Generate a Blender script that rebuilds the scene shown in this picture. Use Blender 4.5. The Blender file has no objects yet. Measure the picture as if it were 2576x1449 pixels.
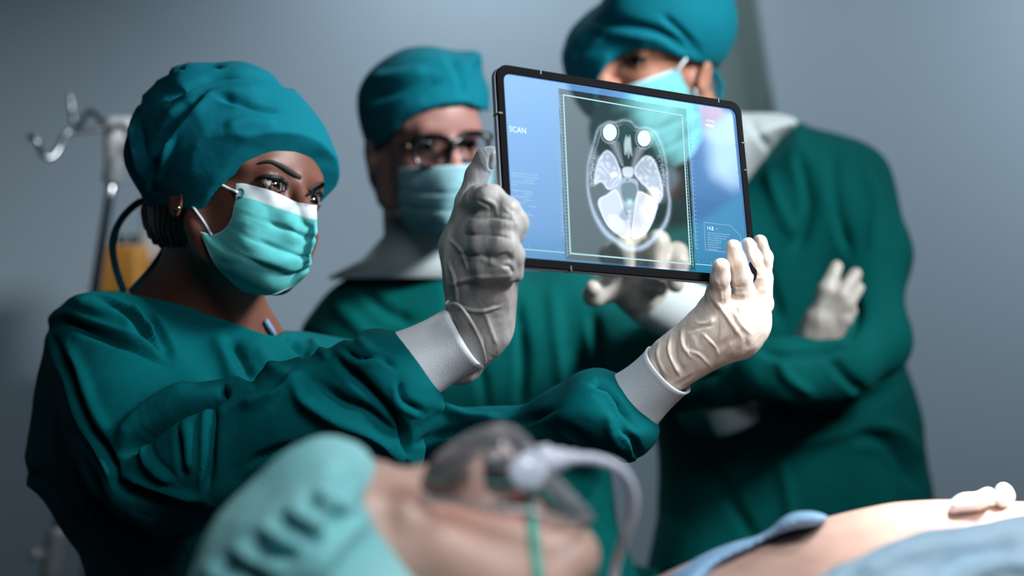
import bpy, math, numpy as np
from mathutils import Vector, Matrix
from mathutils.bvhtree import BVHTree
sc = bpy.context.scene
COL = sc.collection
# ---------------------------------------------------------------- camera, world, light, exposure
F = 3577.8; CX = 1288.0; CY = 724.5; CH = 1.38
cam = bpy.data.objects.new('camera', bpy.data.cameras.new('camera')); COL.objects.link(cam)
cam.location = (0, 0, CH); cam.rotation_euler = (math.pi/2, 0, 0)
cam.data.lens = 50; cam.data.sensor_width = 36; cam.data.clip_start = 0.05
cam.data.dof.use_dof = True; cam.data.dof.focus_distance = 1.45; cam.data.dof.aperture_fstop = 2.1
cam.data.dof.aperture_blades = 0
sc.camera = cam
w = bpy.data.worlds.new('world'); sc.world = w; w.use_nodes = True
w.node_tree.nodes['Background'].inputs[0].default_value = (0.5, 0.7, 0.9, 1)
w.node_tree.nodes['Background'].inputs[1].default_value = 0.03
sc.view_settings.view_transform = 'Standard'; sc.view_settings.look = 'None'
sc.view_settings.gamma = 1; sc.view_settings.use_curve_mapping = False
sc.view_settings.exposure = 0.1
sc.cycles.use_denoising = True
sc.cycles.max_bounces = 8; sc.cycles.transparent_max_bounces = 16; sc.cycles.caustics_reflective = False; sc.cycles.caustics_refractive = False

def area(name, loc, target, size, power, col, spread=180):
    l = bpy.data.lights.new(name, 'AREA'); l.shape = 'RECTANGLE'; l.size = size[0]; l.size_y = size[1]
    l.energy = power; l.color = col; l.spread = math.radians(spread)
    o = bpy.data.objects.new(name, l); COL.objects.link(o); o.location = loc
    o.rotation_euler = (Vector(target) - Vector(loc)).to_track_quat('-Z', 'Y').to_euler()
    return o
area('ceiling_lamp', (1.35, 0.95, 2.45), (0.18, 1.75, 1.62), (0.5, 0.4), 10.5, (0.95, 0.98, 1.0), 58)
area('fill_light_front', (0.55, -0.3, 2.5), (0.0, 1.7, 1.45), (0.9, 0.6), 3.0, (0.82, 0.93, 1.0), 115)  # weak fill from the front, an added unseen light
area('ceiling_lamp_back', (2.0, 2.75, 2.6), (1.5, 3.5, 1.5), (0.6, 0.3), 10, (0.8, 0.92, 1.0), 140)
area('ceiling_lamp_mid', (-0.1, 2.9, 2.6), (0.1, 3.2, 1.2), (0.6, 0.4), 8.5, (0.84, 0.93, 1.0), 150)
area('fill_light_patient', (0.40, 0.30, 2.15), (0.08, 0.98, 1.18), (0.45, 0.35), 1.9, (0.96, 0.98, 1.0), 60)  # unseen light added to brighten the patient's face and the foreground
area('surgical_lamp', (0.95, 1.25, 2.3), (0.42, 1.17, 1.2), (0.10, 0.10), 1.15, (1.0, 0.98, 0.94), 14)

# ---------------------------------------------------------------- helpers
def P(px, py, D): return np.array([(px-CX)/F*D, D, CH-(py-CY)/F*D])
def lin(c):
    c = np.asarray(c, float)/255.0
    return np.where(c <= 0.04045, c/12.92, ((c+0.055)/1.055)**2.4)
def rgba(c): return tuple(lin(c)) + (1.0,)
MATS = {}
def mat(name, col, rough=0.6, metal=0, sss=0, sss_r=(1, .35, .2), bump=None, bstr=0.2, attr=None, spec=0.5, sheen=0, noise=None, bump2=None, scale3=(1, 1, 1)):
    m = bpy.data.materials.new(name); m.use_nodes = True; nt = m.node_tree; b = nt.nodes['Principled BSDF']
    b.inputs['Base Color'].default_value = rgba(col); b.inputs['Roughness'].default_value = rough
    b.inputs['Metallic'].default_value = metal; b.inputs['Specular IOR Level'].default_value = spec
    if sss: b.inputs['Subsurface Weight'].default_value = sss; b.inputs['Subsurface Radius'].default_value = sss_r; b.inputs['Subsurface Scale'].default_value = 0.01
    if sheen: b.inputs['Sheen Weight'].default_value = sheen; b.inputs['Sheen Roughness'].default_value = 0.4
    tc = nt.nodes.new('ShaderNodeTexCoord')
    src = None
    if attr:
        a = nt.nodes.new('ShaderNodeAttribute'); a.attribute_name = attr; src = a.outputs['Color']
        nt.links.new(src, b.inputs['Base Color'])
    if noise:
        n = nt.nodes.new('ShaderNodeTexNoise'); n.inputs['Scale'].default_value = noise[0]; n.inputs['Detail'].default_value = 4
        nt.links.new(tc.outputs['Object'], n.inputs['Vector'])
        mx = nt.nodes.new('ShaderNodeMix'); mx.data_type = 'RGBA'
        if src is None:
            mx.inputs[6].default_value = rgba(col); mx.inputs[7].default_value = rgba(noise[1])
            mr = nt.nodes.new('ShaderNodeMapRange'); mr.inputs[1].default_value = 0.35; mr.inputs[2].default_value = 0.7
            nt.links.new(n.outputs[0], mr.inputs[0]); nt.links.new(mr.outputs[0], mx.inputs[0])
        else:
            mx.blend_type = 'MULTIPLY'; mx.inputs[0].default_value = 1.0
            cr = nt.nodes.new('ShaderNodeValToRGB'); cr.color_ramp.elements[0].position = .3; cr.color_ramp.elements[1].position = .7
            cr.color_ramp.elements[0].color = (.8, .78, .76, 1); cr.color_ramp.elements[1].color = (1, 1, 1, 1)
            nt.links.new(n.outputs[0], cr.inputs[0]); nt.links.new(src, mx.inputs[6]); nt.links.new(cr.outputs[0], mx.inputs[7])
        nt.links.new(mx.outputs[2], b.inputs['Base Color'])
    last = None
    for bb, st, dist in ((bump, bstr, 0.002), (bump2[0], bump2[1], bump2[2]) if bump2 else (None, 0, 0)):
        if bb is None: continue
        mp = nt.nodes.new('ShaderNodeMapping'); mp.inputs['Scale'].default_value = scale3
        nt.links.new(tc.outputs['Object'], mp.inputs[0])
        n = nt.nodes.new('ShaderNodeTexNoise'); n.inputs['Scale'].default_value = bb; n.inputs['Detail'].default_value = 3; n.inputs['Distortion'].default_value = 0.6
        nt.links.new(mp.outputs[0], n.inputs['Vector'])
        bp = nt.nodes.new('ShaderNodeBump'); bp.inputs['Strength'].default_value = st; bp.inputs['Distance'].default_value = dist
        nt.links.new(n.outputs[0], bp.inputs['Height'])
        if last is not None: nt.links.new(last, bp.inputs['Normal'])
        last = bp.outputs[0]
    if last is not None: nt.links.new(last, b.inputs['Normal'])
    MATS[name] = m
    return m
def clear_mat(name, tint, gloss_rough=0.08, ior=1.4, milky=0.0, milk=(255, 255, 255)):
    m = bpy.data.materials.new(name); m.use_nodes = True; nt = m.node_tree; nt.nodes.clear()
    out = nt.nodes.new('ShaderNodeOutputMaterial'); t = nt.nodes.new('ShaderNodeBsdfTransparent'); t.inputs[0].default_value = tuple(tint)+(1,)
    g = nt.nodes.new('ShaderNodeBsdfGlossy'); g.inputs['Roughness'].default_value = gloss_rough
    fr = nt.nodes.new('ShaderNodeFresnel'); fr.inputs[0].default_value = ior
    mx = nt.nodes.new('ShaderNodeMixShader'); nt.links.new(fr.outputs[0], mx.inputs[0]); nt.links.new(t.outputs[0], mx.inputs[1]); nt.links.new(g.outputs[0], mx.inputs[2])
    o = mx.outputs[0]
    if milky:
        d = nt.nodes.new('ShaderNodeBsdfDiffuse'); d.inputs[0].default_value = rgba(milk)
        m2 = nt.nodes.new('ShaderNodeMixShader'); m2.inputs[0].default_value = milky
        nt.links.new(o, m2.inputs[1]); nt.links.new(d.outputs[0], m2.inputs[2]); o = m2.outputs[0]
    nt.links.new(o, out.inputs[0]); return m

def mesh_obj(name, verts, faces, m=None, parent=None, smooth=True, colors=None):
    me = bpy.data.meshes.new(name)
    verts = np.asarray(verts, dtype=np.float32)
    if isinstance(faces, np.ndarray) and faces.ndim == 2:
        nf, k = faces.shape
        me.vertices.add(len(verts)); me.vertices.foreach_set('co', verts.ravel())
        me.loops.add(nf*k); me.loops.foreach_set('vertex_index', faces.astype(np.int32).ravel())
        me.polygons.add(nf); me.polygons.foreach_set('loop_start', np.arange(0, nf*k, k, dtype=np.int32))
        me.polygons.foreach_set('loop_total', np.full(nf, k, dtype=np.int32)); me.update(calc_edges=True); me.validate()
    else:
        me.from_pydata([tuple(map(float, v)) for v in verts], [], [tuple(map(int, f)) for f in faces]); me.update()
    if smooth: me.polygons.foreach_set('use_smooth', np.ones(len(me.polygons), dtype=bool))
    if colors is not None:
        a = me.color_attributes.new('Col', 'FLOAT_COLOR', 'POINT')
        c = np.ones((len(verts), 4), np.float32); c[:, :3] = colors; a.data.foreach_set('color', c.ravel())
    o = bpy.data.objects.new(name, me); COL.objects.link(o)
    if m is not None: me.materials.append(m)
    if parent is not None: o.parent = parent; o.matrix_parent_inverse = Matrix.Translation(parent.location).inverted()
    return o
def thing(name, label, cat, loc=(0, 0, 0), group=None):
    o = bpy.data.objects.new(name, None); COL.objects.link(o); o.location = loc; o.empty_display_size = .05
    o['label'] = label; o['category'] = cat
    if group: o['group'] = group
    return o
def tag(o, label, cat, group=None):
    o['label'] = label; o['category'] = cat
    if group: o['group'] = group
    return o
def struct(o): o['kind'] = 'structure'; return o
def box(name, lo, hi, m, parent=None, bevel=0.0, rot=None):
    lo = np.array(lo, float); hi = np.array(hi, float)
    v = [(x, y, z) for x in (lo[0], hi[0]) for y in (lo[1], hi[1]) for z in (lo[2], hi[2])]
    f = [(0, 1, 3, 2), (4, 6, 7, 5), (0, 4, 5, 1), (2, 3, 7, 6), (0, 2, 6, 4), (1, 5, 7, 3)]
    o = mesh_obj(name, v, f, m, parent, smooth=False)
    if bevel:
        b = o.modifiers.new('bevel', 'BEVEL'); b.width = bevel; b.segments = 3
    return o

# ---- signed-distance modelling on a voxel grid, meshed with surface nets
def unit(v): v = np.asarray(v, float); return v/np.linalg.norm(v)
class Vol:
    def __init__(s, lo, hi, h):
        s.lo = np.array(lo, float); s.h = h; s.n = np.ceil((np.array(hi)-s.lo)/h).astype(int)+1
        s.f = np.full(s.n, 0.3, np.float32)
    def blk(s, lo, hi):
        a = np.clip(np.floor((np.array(lo)-s.lo)/s.h).astype(int), 0, s.n); b = np.clip(np.ceil((np.array(hi)-s.lo)/s.h).astype(int)+1, 0, s.n)
        sl = tuple(slice(i, j) for i, j in zip(a, b))
        ax = [(s.lo[i]+np.arange(a[i], b[i])*s.h).astype(np.float32) for i in range(3)]
        return sl, ax[0][:, None, None], ax[1][None, :, None], ax[2][None, None, :]
    def comb(s, sl, d, k, op):
        g = s.f[sl]
        if g.size == 0: return
        if op == 'sub': d = -d
        if op in ('sub', 'int'):
            if k <= 0: s.f[sl] = np.maximum(g, d); return
            h = np.clip(.5-.5*(g-d)/k, 0, 1); s.f[sl] = g*(1-h)+d*h+k*h*(1-h); return
        if k <= 0: s.f[sl] = np.minimum(g, d); return
        h = np.clip(.5+.5*(g-d)/k, 0, 1); s.f[sl] = d*h+g*(1-h)-k*h*(1-h)
    def cone(s, a, b, ra, rb, k=.01, op='add', n=None, fl=1.0):
        a = np.asarray(a, float); b = np.asarray(b, float); r = max(ra, rb)+k+3*s.h
        sl, X, Y, Z = s.blk(np.minimum(a, b)-r, np.maximum(a, b)+r)
        ab = b-a; L = max(ab@ab, 1e-12)
        x, y, z = X-a[0], Y-a[1], Z-a[2]
        t = np.clip((x*ab[0]+y*ab[1]+z*ab[2])/L, 0, 1)
        x, y, z = x-t*ab[0], y-t*ab[1], z-t*ab[2]
        q = x*x+y*y+z*z
        if n is not None:
            n = unit(n); e = x*n[0]+y*n[1]+z*n[2]; q = q+(fl*fl-1)*e*e
        s.comb(sl, np.sqrt(q)-(ra+(rb-ra)*t), k, op)
    def ell(s, c, r, R=None, k=.01, op='add'):
        c = np.asarray(c, float); r = np.asarray(r, float); m = r.max()+k+3*s.h
        sl, X, Y, Z = s.blk(c-m, c+m)
        R = np.eye(3) if R is None else R           # columns = local axes in world
        x, y, z = X-c[0], Y-c[1], Z-c[2]
        u = [(x*R[0, i]+y*R[1, i]+z*R[2, i])/r[i] for i in range(3)]
        k0 = np.sqrt(u[0]**2+u[1]**2+u[2]**2)+1e-6
        k1 = np.sqrt((u[0]/r[0])**2+(u[1]/r[1])**2+(u[2]/r[2])**2)+1e-6
        s.comb(sl, k0*(k0-1)/k1, k, op)
    def plane(s, p, n, k=0.0, keep=1):               # keep the side the normal points to
        n = unit(n)*keep; sl, X, Y, Z = s.blk(s.lo, s.lo+s.n*s.h)
        d = -((X-p[0])*n[0]+(Y-p[1])*n[1]+(Z-p[2])*n[2])
        s.comb(sl, d, k, 'int')
    def chain(s, pts, k=.012, n=None, fl=1.0, op='add'):   # (px, py, D, radius px)
        for a, b in zip(pts[:-1], pts[1:]):
            s.cone(P(*a[:3]), P(*b[:3]), a[3]*a[2]/F, b[3]*b[2]/F, k, op, n, fl)
    def puff(s, poly, D0, T, R, k=.02, op='add', gx=0.0, gy=0.0, pad=.03, smooth=3):
        poly = crom(poly, smooth) if smooth else np.array(poly, float)
        mnx, mny = poly.min(0)-120; mxx, mxy = poly.max(0)+120; st = 6.0
        xs = np.arange(mnx, mxx, st); ys = np.arange(mny, mxy, st)
        G = polydist(poly, xs, ys)
        cx0, cy0 = poly.mean(0)
        c = [P(mnx, mny, D0), P(mxx, mxy, D0)]
        lo = np.minimum(*c)-pad; hi = np.maximum(*c)+pad; lo[1] = D0-T-abs(gx)*.3-abs(gy)*.3-pad; hi[1] = D0+T+abs(gx)*.3+abs(gy)*.3+pad
        sl, X, Y, Z = s.blk(lo, hi)
        if s.f[sl].size == 0: return
        ix = ((CX+F*X/Y)-mnx)/st; iy = ((CY-F*(Z-CH)/Y)-mny)/st
        ix, iy = np.broadcast_arrays(ix, iy)
        ix = np.clip(ix, 0, len(xs)-1.001); iy = np.clip(iy, 0, len(ys)-1.001)
        i0 = ix.astype(int); j0 = iy.astype(int); fx = ix-i0; fy = iy-j0
        d = (G[i0, j0]*(1-fx)+G[i0+1, j0]*fx)*(1-fy)+(G[i0, j0+1]*(1-fx)+G[i0+1, j0+1]*fx)*fy
        d = d*(Y/F)
        Dc = D0+gx*(X-(cx0-CX)/F*D0)+gy*(Z-(CH-(cy0-CY)/F*D0))
        q = (Y-Dc)/T; e = 1-np.minimum(d, R)/R
        s.comb(sl, ((np.sqrt(q*q+e*e)-1)*min(T, R)).astype(np.float32), k, op)
    def mesh(s):
        f = s.f; ins = f < 0
        c = np.zeros(s.n-1, np.int8)
        for i in (0, 1):
            for j in (0, 1):
                for k in (0, 1): c += ins[i:s.n[0]-1+i, j:s.n[1]-1+j, k:s.n[2]-1+k]
        act = (c > 0) & (c < 8); idx = np.argwhere(act)
        vid = np.full(act.shape, -1, np.int64); vid[act] = np.arange(len(idx))
        acc = np.zeros((len(idx), 3)); cnt = np.zeros(len(idx))
        cor = [(i, j, k) for i in (0, 1) for j in (0, 1) for k in (0, 1)]
        for a in cor:
            for ax in range(3):
                if a[ax]: continue
                b = list(a); b[ax] = 1
                fa = f[idx[:, 0]+a[0], idx[:, 1]+a[1], idx[:, 2]+a[2]]; fb = f[idx[:, 0]+b[0], idx[:, 1]+b[1], idx[:, 2]+b[2]]
                m = (fa < 0) != (fb < 0); t = np.where(m, fa/np.where(m, fa-fb, 1), 0)
                p = np.tile(np.array(a, float), (len(idx), 1)); p[:, ax] += t
                acc += p*m[:, None]; cnt += m
        V = s.lo+(idx+acc/cnt[:, None])*s.h
        faces = []
        for ax in range(3):
            o1, o2 = [(1, 2), (2, 0), (0, 1)][ax]
            sa = [slice(None)]*3; sb = [slice(None)]*3; sa[ax] = slice(0, -1); sb[ax] = slice(1, None)
            A = ins[tuple(sa)]; B = ins[tuple(sb)]; e = np.argwhere(A != B)
            e = e[(e[:, o1] > 0) & (e[:, o2] > 0) & (e[:, o1] < s.n[o1]-1) & (e[:, o2] < s.n[o2]-1)]
            def g(d1, d2):
                q = e.copy(); q[:, o1] -= d1; q[:, o2] -= d2; return vid[q[:, 0], q[:, 1], q[:, 2]]
            Q = np.stack([g(0, 0), g(1, 0), g(1, 1), g(0, 1)], 1)
            fl = A[e[:, 0], e[:, 1], e[:, 2]]
            Q[~fl] = Q[~fl][:, ::-1]; faces.append(Q)
        return V, np.concatenate(faces)
def vnormals(V, Q):
    n = np.cross(V[Q[:, 2]]-V[Q[:, 0]], V[Q[:, 3]]-V[Q[:, 1]]); N = np.zeros_like(V)
    for i in range(4): np.add.at(N, Q[:, i], n)
    return N/(np.linalg.norm(N, axis=1)[:, None]+1e-12)
def relax(V, Q, it=2, lam=.5):
    for _ in range(it):
        S = np.zeros_like(V); c = np.zeros(len(V))
        for i in range(4):
            a, b = Q[:, i], Q[:, (i+1) % 4]
            np.add.at(S, a, V[b]); np.add.at(S, b, V[a]); np.add.at(c, a, 1); np.add.at(c, b, 1)
        V = V+lam*(S/np.maximum(c, 1)[:, None]-V)
    return V
def crom(pts, n=4, closed=True):
    p = np.array(pts, float); N = len(p); out = []
    for i in range(N if closed else N-1):
        if closed: a, b, c, d = p[(i-1) % N], p[i], p[(i+1) % N], p[(i+2) % N]
        else: a, b, c, d = p[max(i-1, 0)], p[i], p[i+1], p[min(i+2, N-1)]
        for t in np.arange(n)/n:
            out.append(.5*((2*b)+(c-a)*t+(2*a-5*b+4*c-d)*t*t+(-a+3*b-3*c+d)*t**3))
    if not closed: out.append(p[-1])
    return np.array(out)
def polydist(poly, xs, ys):
    X, Y = np.meshgrid(xs, ys, indexing='ij'); d = np.full(X.shape, 1e9); ins = np.zeros(X.shape, bool)
    for a, b in zip(poly, np.roll(poly, -1, 0)):
        ab = b-a; t = np.clip(((X-a[0])*ab[0]+(Y-a[1])*ab[1])/(ab@ab+1e-9), 0, 1)
        d = np.minimum(d, (X-a[0]-t*ab[0])**2+(Y-a[1]-t*ab[1])**2)
        if a[1] != b[1]:
            c = ((a[1] > Y) != (b[1] > Y)) & (X < (b[0]-a[0])*(Y-a[1])/(b[1]-a[1])+a[0]); ins ^= c
    d = np.sqrt(d); return np.where(ins, d, -d)
def inpoly(poly, x, y):
    ins = np.zeros(np.shape(x), bool); poly = np.array(poly, float)
    for a, b in zip(poly, np.roll(poly, -1, 0)):
        if a[1] != b[1]: ins ^= ((a[1] > y) != (b[1] > y)) & (x < (b[0]-a[0])*(y-a[1])/(b[1]-a[1])+a[0])
    return ins
def folds(V, Q, strokes, it=1):
    """creases: (polyline px, width px, even amplitude m, odd amplitude m)"""
    for _ in range(it):
        N = vnormals(V, Q)
        px = CX+F*V[:, 0]/V[:, 1]; py = CY-F*(V[:, 2]-CH)/V[:, 1]
        disp = np.zeros(len(V))
        for st in strokes:
            pts, wd, ev, od = st[:4]
            pts = crom(pts, 6, False) if len(pts) > 2 else np.array(pts, float)
            m = (px > pts[:, 0].min()-3*wd) & (px < pts[:, 0].max()+3*wd) & (py > pts[:, 1].min()-3*wd) & (py < pts[:, 1].max()+3*wd)
            ii = np.nonzero(m)[0]
            if not len(ii): continue
            x, y = px[ii], py[ii]; best = np.full(len(ii), 1e9); side = np.zeros(len(ii)); tt = np.zeros(len(ii))
            seg = np.linalg.norm(np.diff(pts, axis=0), axis=1); L = seg.sum(); acc = 0
            for a, b, s_ in zip(pts[:-1], pts[1:], seg):
                ab = b-a; t = np.clip(((x-a[0])*ab[0]+(y-a[1])*ab[1])/(ab@ab+1e-9), 0, 1)
                dx, dy = x-a[0]-t*ab[0], y-a[1]-t*ab[1]; d = np.hypot(dx, dy); u = d < best
                best = np.where(u, d, best); side = np.where(u, np.sign(ab[0]*dy-ab[1]*dx)*d, side); tt = np.where(u, (acc+t*s_)/L, tt); acc += s_
            env = np.clip(np.minimum(tt, 1-tt)*5+.15, 0, 1)
            g = np.exp(-(best/wd)**2)
            q = side/wd
            disp[ii] += env*(ev*g+od*q*np.exp(-q*q)*(best < 3*wd)*2.3)
        V = V+N*disp[:, None]
    return V
RN = np.random.default_rng(7)
def wave(V, freq, seed, n=5, aniso=(1, 1, 1)):
    r = np.random.default_rng(seed); o = np.zeros(len(V)); W = V*np.array(aniso)
    wv = np.stack([np.sin(W@(r.normal(0, freq*.5, 3))+r.uniform(0, 6)) for _ in range(3)], 1)*(.5/freq)
    for i in range(n): o += np.sin((W+wv)@(r.normal(0, freq, 3))+r.uniform(0, 6))
    return o/n
def vobj(name, vol, m, parent, rel=1, strokes=None, disp=None, colors=None, fi=1):
    V, Q = vol.mesh(); V = relax(V, Q, rel)
    if strokes: V = folds(V, Q, strokes, fi)
    if disp is not None: N = vnormals(V, Q); V = V+N*disp(V)[:, None]
    c = colors(V) if colors is not None else None
    o = mesh_obj(name, V, Q, m, parent, colors=c); o['_n'] = 1; del o['_n']
    return o
def bvh_of(*obs):
    V = []; T = []; n = 0
    for o in obs:
        me = o.data; a = np.zeros(len(me.vertices)*3, np.float32); me.vertices.foreach_get('co', a); a = a.reshape(-1, 3)
        V += [tuple(v) for v in a]; T += [tuple(i+n for i in p.vertices) for p in me.polygons]; n += len(a)
    return BVHTree.FromPolygons(V, T)
def hit(b, px, py, off=.001, default=1.5):
    o = Vector((0, 0, CH)); d = Vector(P(px, py, 1.0))-o
    h = b.ray_cast(o, d.normalized())
    if h[0] is None: return np.array(P(px, py, default))
    return np.array(h[0])+np.array(h[1])*(off if h[1].dot(d) < 0 else -off)
def strip(name, pts, widths, m, parent, thick=.0006, side=None, colors=None):
    """flat ribbon along 3-D points; width in metres"""
    pts = np.array(pts); n = len(pts); V = []; Fc = []
    T = np.gradient(pts, axis=0)
    for i in range(n):
        t = unit(T[i]); v = unit(pts[i]-np.array([0, 0, CH])) if side is None else unit(side)
        s_ = unit(np.cross(t, v)); wd = widths[i] if hasattr(widths, '__len__') else widths
        nrm = np.cross(s_, t); nrm = nrm if nrm@v < 0 else -nrm
        for e, g in ((-1, 0), (0, .35), (1, 0)): V.append(pts[i]+s_*wd*.5*e+nrm*thick*g)
    for i in range(n-1):
        for j in (0, 1): a = i*3+j; Fc.append((a, a+1, a+4, a+3))
    o = mesh_obj(name, V, np.array(Fc), m, parent)
    md = o.modifiers.new('solid', 'SOLIDIFY'); md.thickness = thick; md.offset = 0
    return o
def tube(name, pts, r, m, parent, seg=10, cap=True):
    pts = np.array(pts, float); n = len(pts); T = np.gradient(pts, axis=0); V = []; Fc = []
    up = np.array([.13, .21, .97]); 
    for i in range(n):
        t = unit(T[i]); a = np.cross(t, up)
        if np.linalg.norm(a) < .1: a = np.cross(t, [1, 0, 0])
        a = unit(a); b = np.cross(t, a); up = b if b@up > 0 else -b
        rr = r[i] if hasattr(r, '__len__') else r
        for j in range(seg): V.append(pts[i]+rr*(a*math.cos(2*math.pi*j/seg)+b*math.sin(2*math.pi*j/seg)))
        if i: 
            # keep ring phase continuous
            pass
    for i in range(n-1):
        for j in range(seg): Fc.append((i*seg+j, i*seg+(j+1) % seg, (i+1)*seg+(j+1) % seg, (i+1)*seg+j))
    if cap: Fc.append(tuple(range(seg))[::-1]); Fc.append(tuple((n-1)*seg+j for j in range(seg)))
    return mesh_obj(name, V, Fc, m, parent)
def loft(name, rings, m, parent, seg=48, thick=0.0, wob=None, closed_end=False, colors=None):
    """rings: (centre, axis, ref, ra, rb)"""
    V = []; Fc = []
    for i, (c, ax, ref, ra, rb) in enumerate(rings):
        ax = unit(ax); a = unit(np.array(ref)-ax*(np.array(ref)@ax)); b = np.cross(ax, a)
        for j in range(seg):
            th = 2*math.pi*j/seg; k = 1+(wob(i/(len(rings)-1), th) if wob else 0)
            V.append(np.array(c)+k*(ra*a*math.cos(th)+rb*b*math.sin(th)))
    n = len(rings)
    for i in range(n-1):
        for j in range(seg): Fc.append((i*seg+j, i*seg+(j+1) % seg, (i+1)*seg+(j+1) % seg, (i+1)*seg+j))
    if closed_end: Fc.append(tuple(range(seg))[::-1]); Fc.append(tuple((n-1)*seg+j for j in range(seg)))
    o = mesh_obj(name, V, Fc, m, parent)
    if thick: md = o.modifiers.new('solid', 'SOLIDIFY'); md.thickness = thick; md.offset = 0
    return o
def lathe(name, prof, c, axis, m, parent, seg=32):
    axis = unit(axis); ref = np.array([1, 0, 0]) if abs(axis[0]) < .8 else np.array([0, 0, 1])
    return loft(name, [(np.array(c)+axis*z, axis, ref, r, r) for r, z in prof], m, parent, seg, closed_end=True)
def patch(name, grid, nu, nv, m, parent, disp=None, colors=None, thick=.0012, world=False, over=None):
    """grid rows of (px,py,D) control points, Catmull-Rom both ways"""
    g = np.array([[q if world else P(*q) for q in r] for r in grid])
    rows = np.array([crom(r, nu, False) for r in g]); full = np.array([crom(rows[:, i], nv, False) for i in range(rows.shape[1])]).transpose(1, 0, 2)
    H, W = full.shape[:2]; V = full.reshape(-1, 3)
    I = np.arange(H*W).reshape(H, W); Q = np.stack([I[:-1, :-1], I[1:, :-1], I[1:, 1:], I[:-1, 1:]], -1).reshape(-1, 4)
    N = vnormals(V, Q)
    if (N*(V-np.array([0, 0, CH]))).sum() > 0: N = -N
    u, v = np.meshgrid(np.linspace(0, 1, W), np.linspace(0, 1, H)); u = u.ravel(); v = v.ravel()
    if disp: V = V+N*disp(u, v)[:, None]
    if over is not None:                                           # rest on the surface below instead of sinking into it
        cp = Vector((0, 0, CH)); need = np.zeros(len(V))
        for i, q in enumerate(V):
            d = Vector(q)-cp; L = d.length; h = over.ray_cast(cp, d/L)
            if h[0] is not None and h[3] < 3: need[i] = max(0, L-(h[3]-.0045))
        need = need.reshape(H, W)
        for _ in range(4):
            s_ = need.copy(); s_[1:-1, 1:-1] = (need[:-2, 1:-1]+need[2:, 1:-1]+need[1:-1, :-2]+need[1:-1, 2:])/4; need = np.maximum(need, s_)
        D_ = V-np.array([0, 0, CH]); L_ = np.linalg.norm(D_, axis=1); V = np.array([0, 0, CH])+D_*((L_-need.ravel())/L_)[:, None]
    o = mesh_obj(name, V, Q, m, parent, colors=colors(u, v) if colors else None)
    if thick: md = o.modifiers.new('solid', 'SOLIDIFY'); md.thickness = thick; md.offset = 0
    return o

# ---------------------------------------------------------------- materials
TEAL = (0, 112, 108)
def gownmat(name, c, c2): return mat(name, c, .85, bump=900, bstr=.12, noise=(5, c2), sheen=.0, spec=.06, bump2=(22, .25, .01))
m_gown = gownmat('gown_cloth', (0, 88, 93), (0, 80, 86))
m_gown2 = gownmat('gown_cloth_dark', (0, 80, 78), (0, 72, 71))
m_cap = mat('cap_cloth', (0, 100, 114), .85, bump=900, bstr=.12, noise=(6, (0, 96, 112)), spec=.12, bump2=(20, .2, .01))
m_skinw = mat('skin_brown', (150, 96, 72), .5, sss=.12, attr='Col', bump=500, bstr=.08, noise=(30, (0, 0, 0)))
m_skin = mat('skin_light', (190, 130, 110), .5, sss=.12, attr='Col', bump=300, bstr=.08, noise=(30, (0, 0, 0)))
m_hair = mat('hair', (16, 14, 14), .4, bump=200, bstr=.6)
m_brow = mat('eyebrow_hair', (14, 16, 18), .7)
m_lash = mat('lash', (8, 9, 10), .6)
m_eye = mat('eye', (200, 200, 200), .08, attr='Col')
m_maskc = mat('mask_paper', (90, 190, 190), .8, attr='Col', bump=1200, bstr=.15, noise=(60, (0, 0, 0)), spec=.2)
m_loop = mat('elastic', (215, 222, 228), .7)
def glovemat(name, c, c2):
    return mat(name, c, .42, sss=.25, sss_r=(1, .7, .5), bump=60, bstr=.35, noise=(24, c2), spec=.4, bump2=(28, .55, .006), scale3=(1.6, 1.0, .7))
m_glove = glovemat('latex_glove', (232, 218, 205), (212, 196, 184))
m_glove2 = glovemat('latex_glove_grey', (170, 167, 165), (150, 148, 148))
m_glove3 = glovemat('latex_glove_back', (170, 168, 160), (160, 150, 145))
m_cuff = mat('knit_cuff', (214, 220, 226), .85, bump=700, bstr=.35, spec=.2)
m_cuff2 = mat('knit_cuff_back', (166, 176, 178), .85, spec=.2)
m_wall = mat('wall_paint', (162, 178, 190), .85, bump=40, bstr=.03, spec=.2)
m_wall2 = mat('wall_panel_paint', (176, 192, 204), .85, bump=40, bstr=.03, spec=.2)
m_recess = mat('recess_paint', (118, 136, 132), .8)
m_floor = mat('floor_vinyl', (70, 80, 86), .35)
m_ceil = mat('ceiling_paint', (200, 205, 208), .9)
m_black = mat('bezel_black', (6, 8, 12), .75, spec=.06)
m_silver = mat('tablet_aluminium', (176, 182, 192), .35, metal=.25)
m_steel = mat('steel', (150, 155, 160), .22, metal=1)
m_plastic = mat('grey_plastic', (128, 135, 138), .5)
m_white = mat('white_plastic', (190, 195, 198), .5)
m_amber = mat('amber_plastic', (176, 122, 50), .5)
m_dark = mat('dark_plastic', (40, 45, 48), .5)
m_red = mat('red_plastic', (170, 45, 38), .5)
m_frame = mat('spectacle_acetate', (10, 11, 14), .25)
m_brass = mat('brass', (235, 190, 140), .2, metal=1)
m_bouf = mat('bouffant_cloth', (118, 186, 190), .8, spec=.2, noise=(12, (150, 200, 202)), bump=200, bstr=.2)
m_sheet = mat('drape_cloth', (140, 178, 210), .85, bump=500, bstr=.1, noise=(6, (120, 160, 196)))
m_sheet2 = mat('drape_cloth_pale', (176, 202, 218), .85, noise=(9, (140, 176, 200)))
m_gauze = mat('gauze', (240, 242, 244), .9, bump=300, bstr=.4)
m_pad = mat('mattress_vinyl', (40, 50, 58), .5)
m_shoe = mat('clog_rubber', (220, 222, 225), .5)
m_green = mat('green_elastic', (70, 150, 135), .6)
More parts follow.
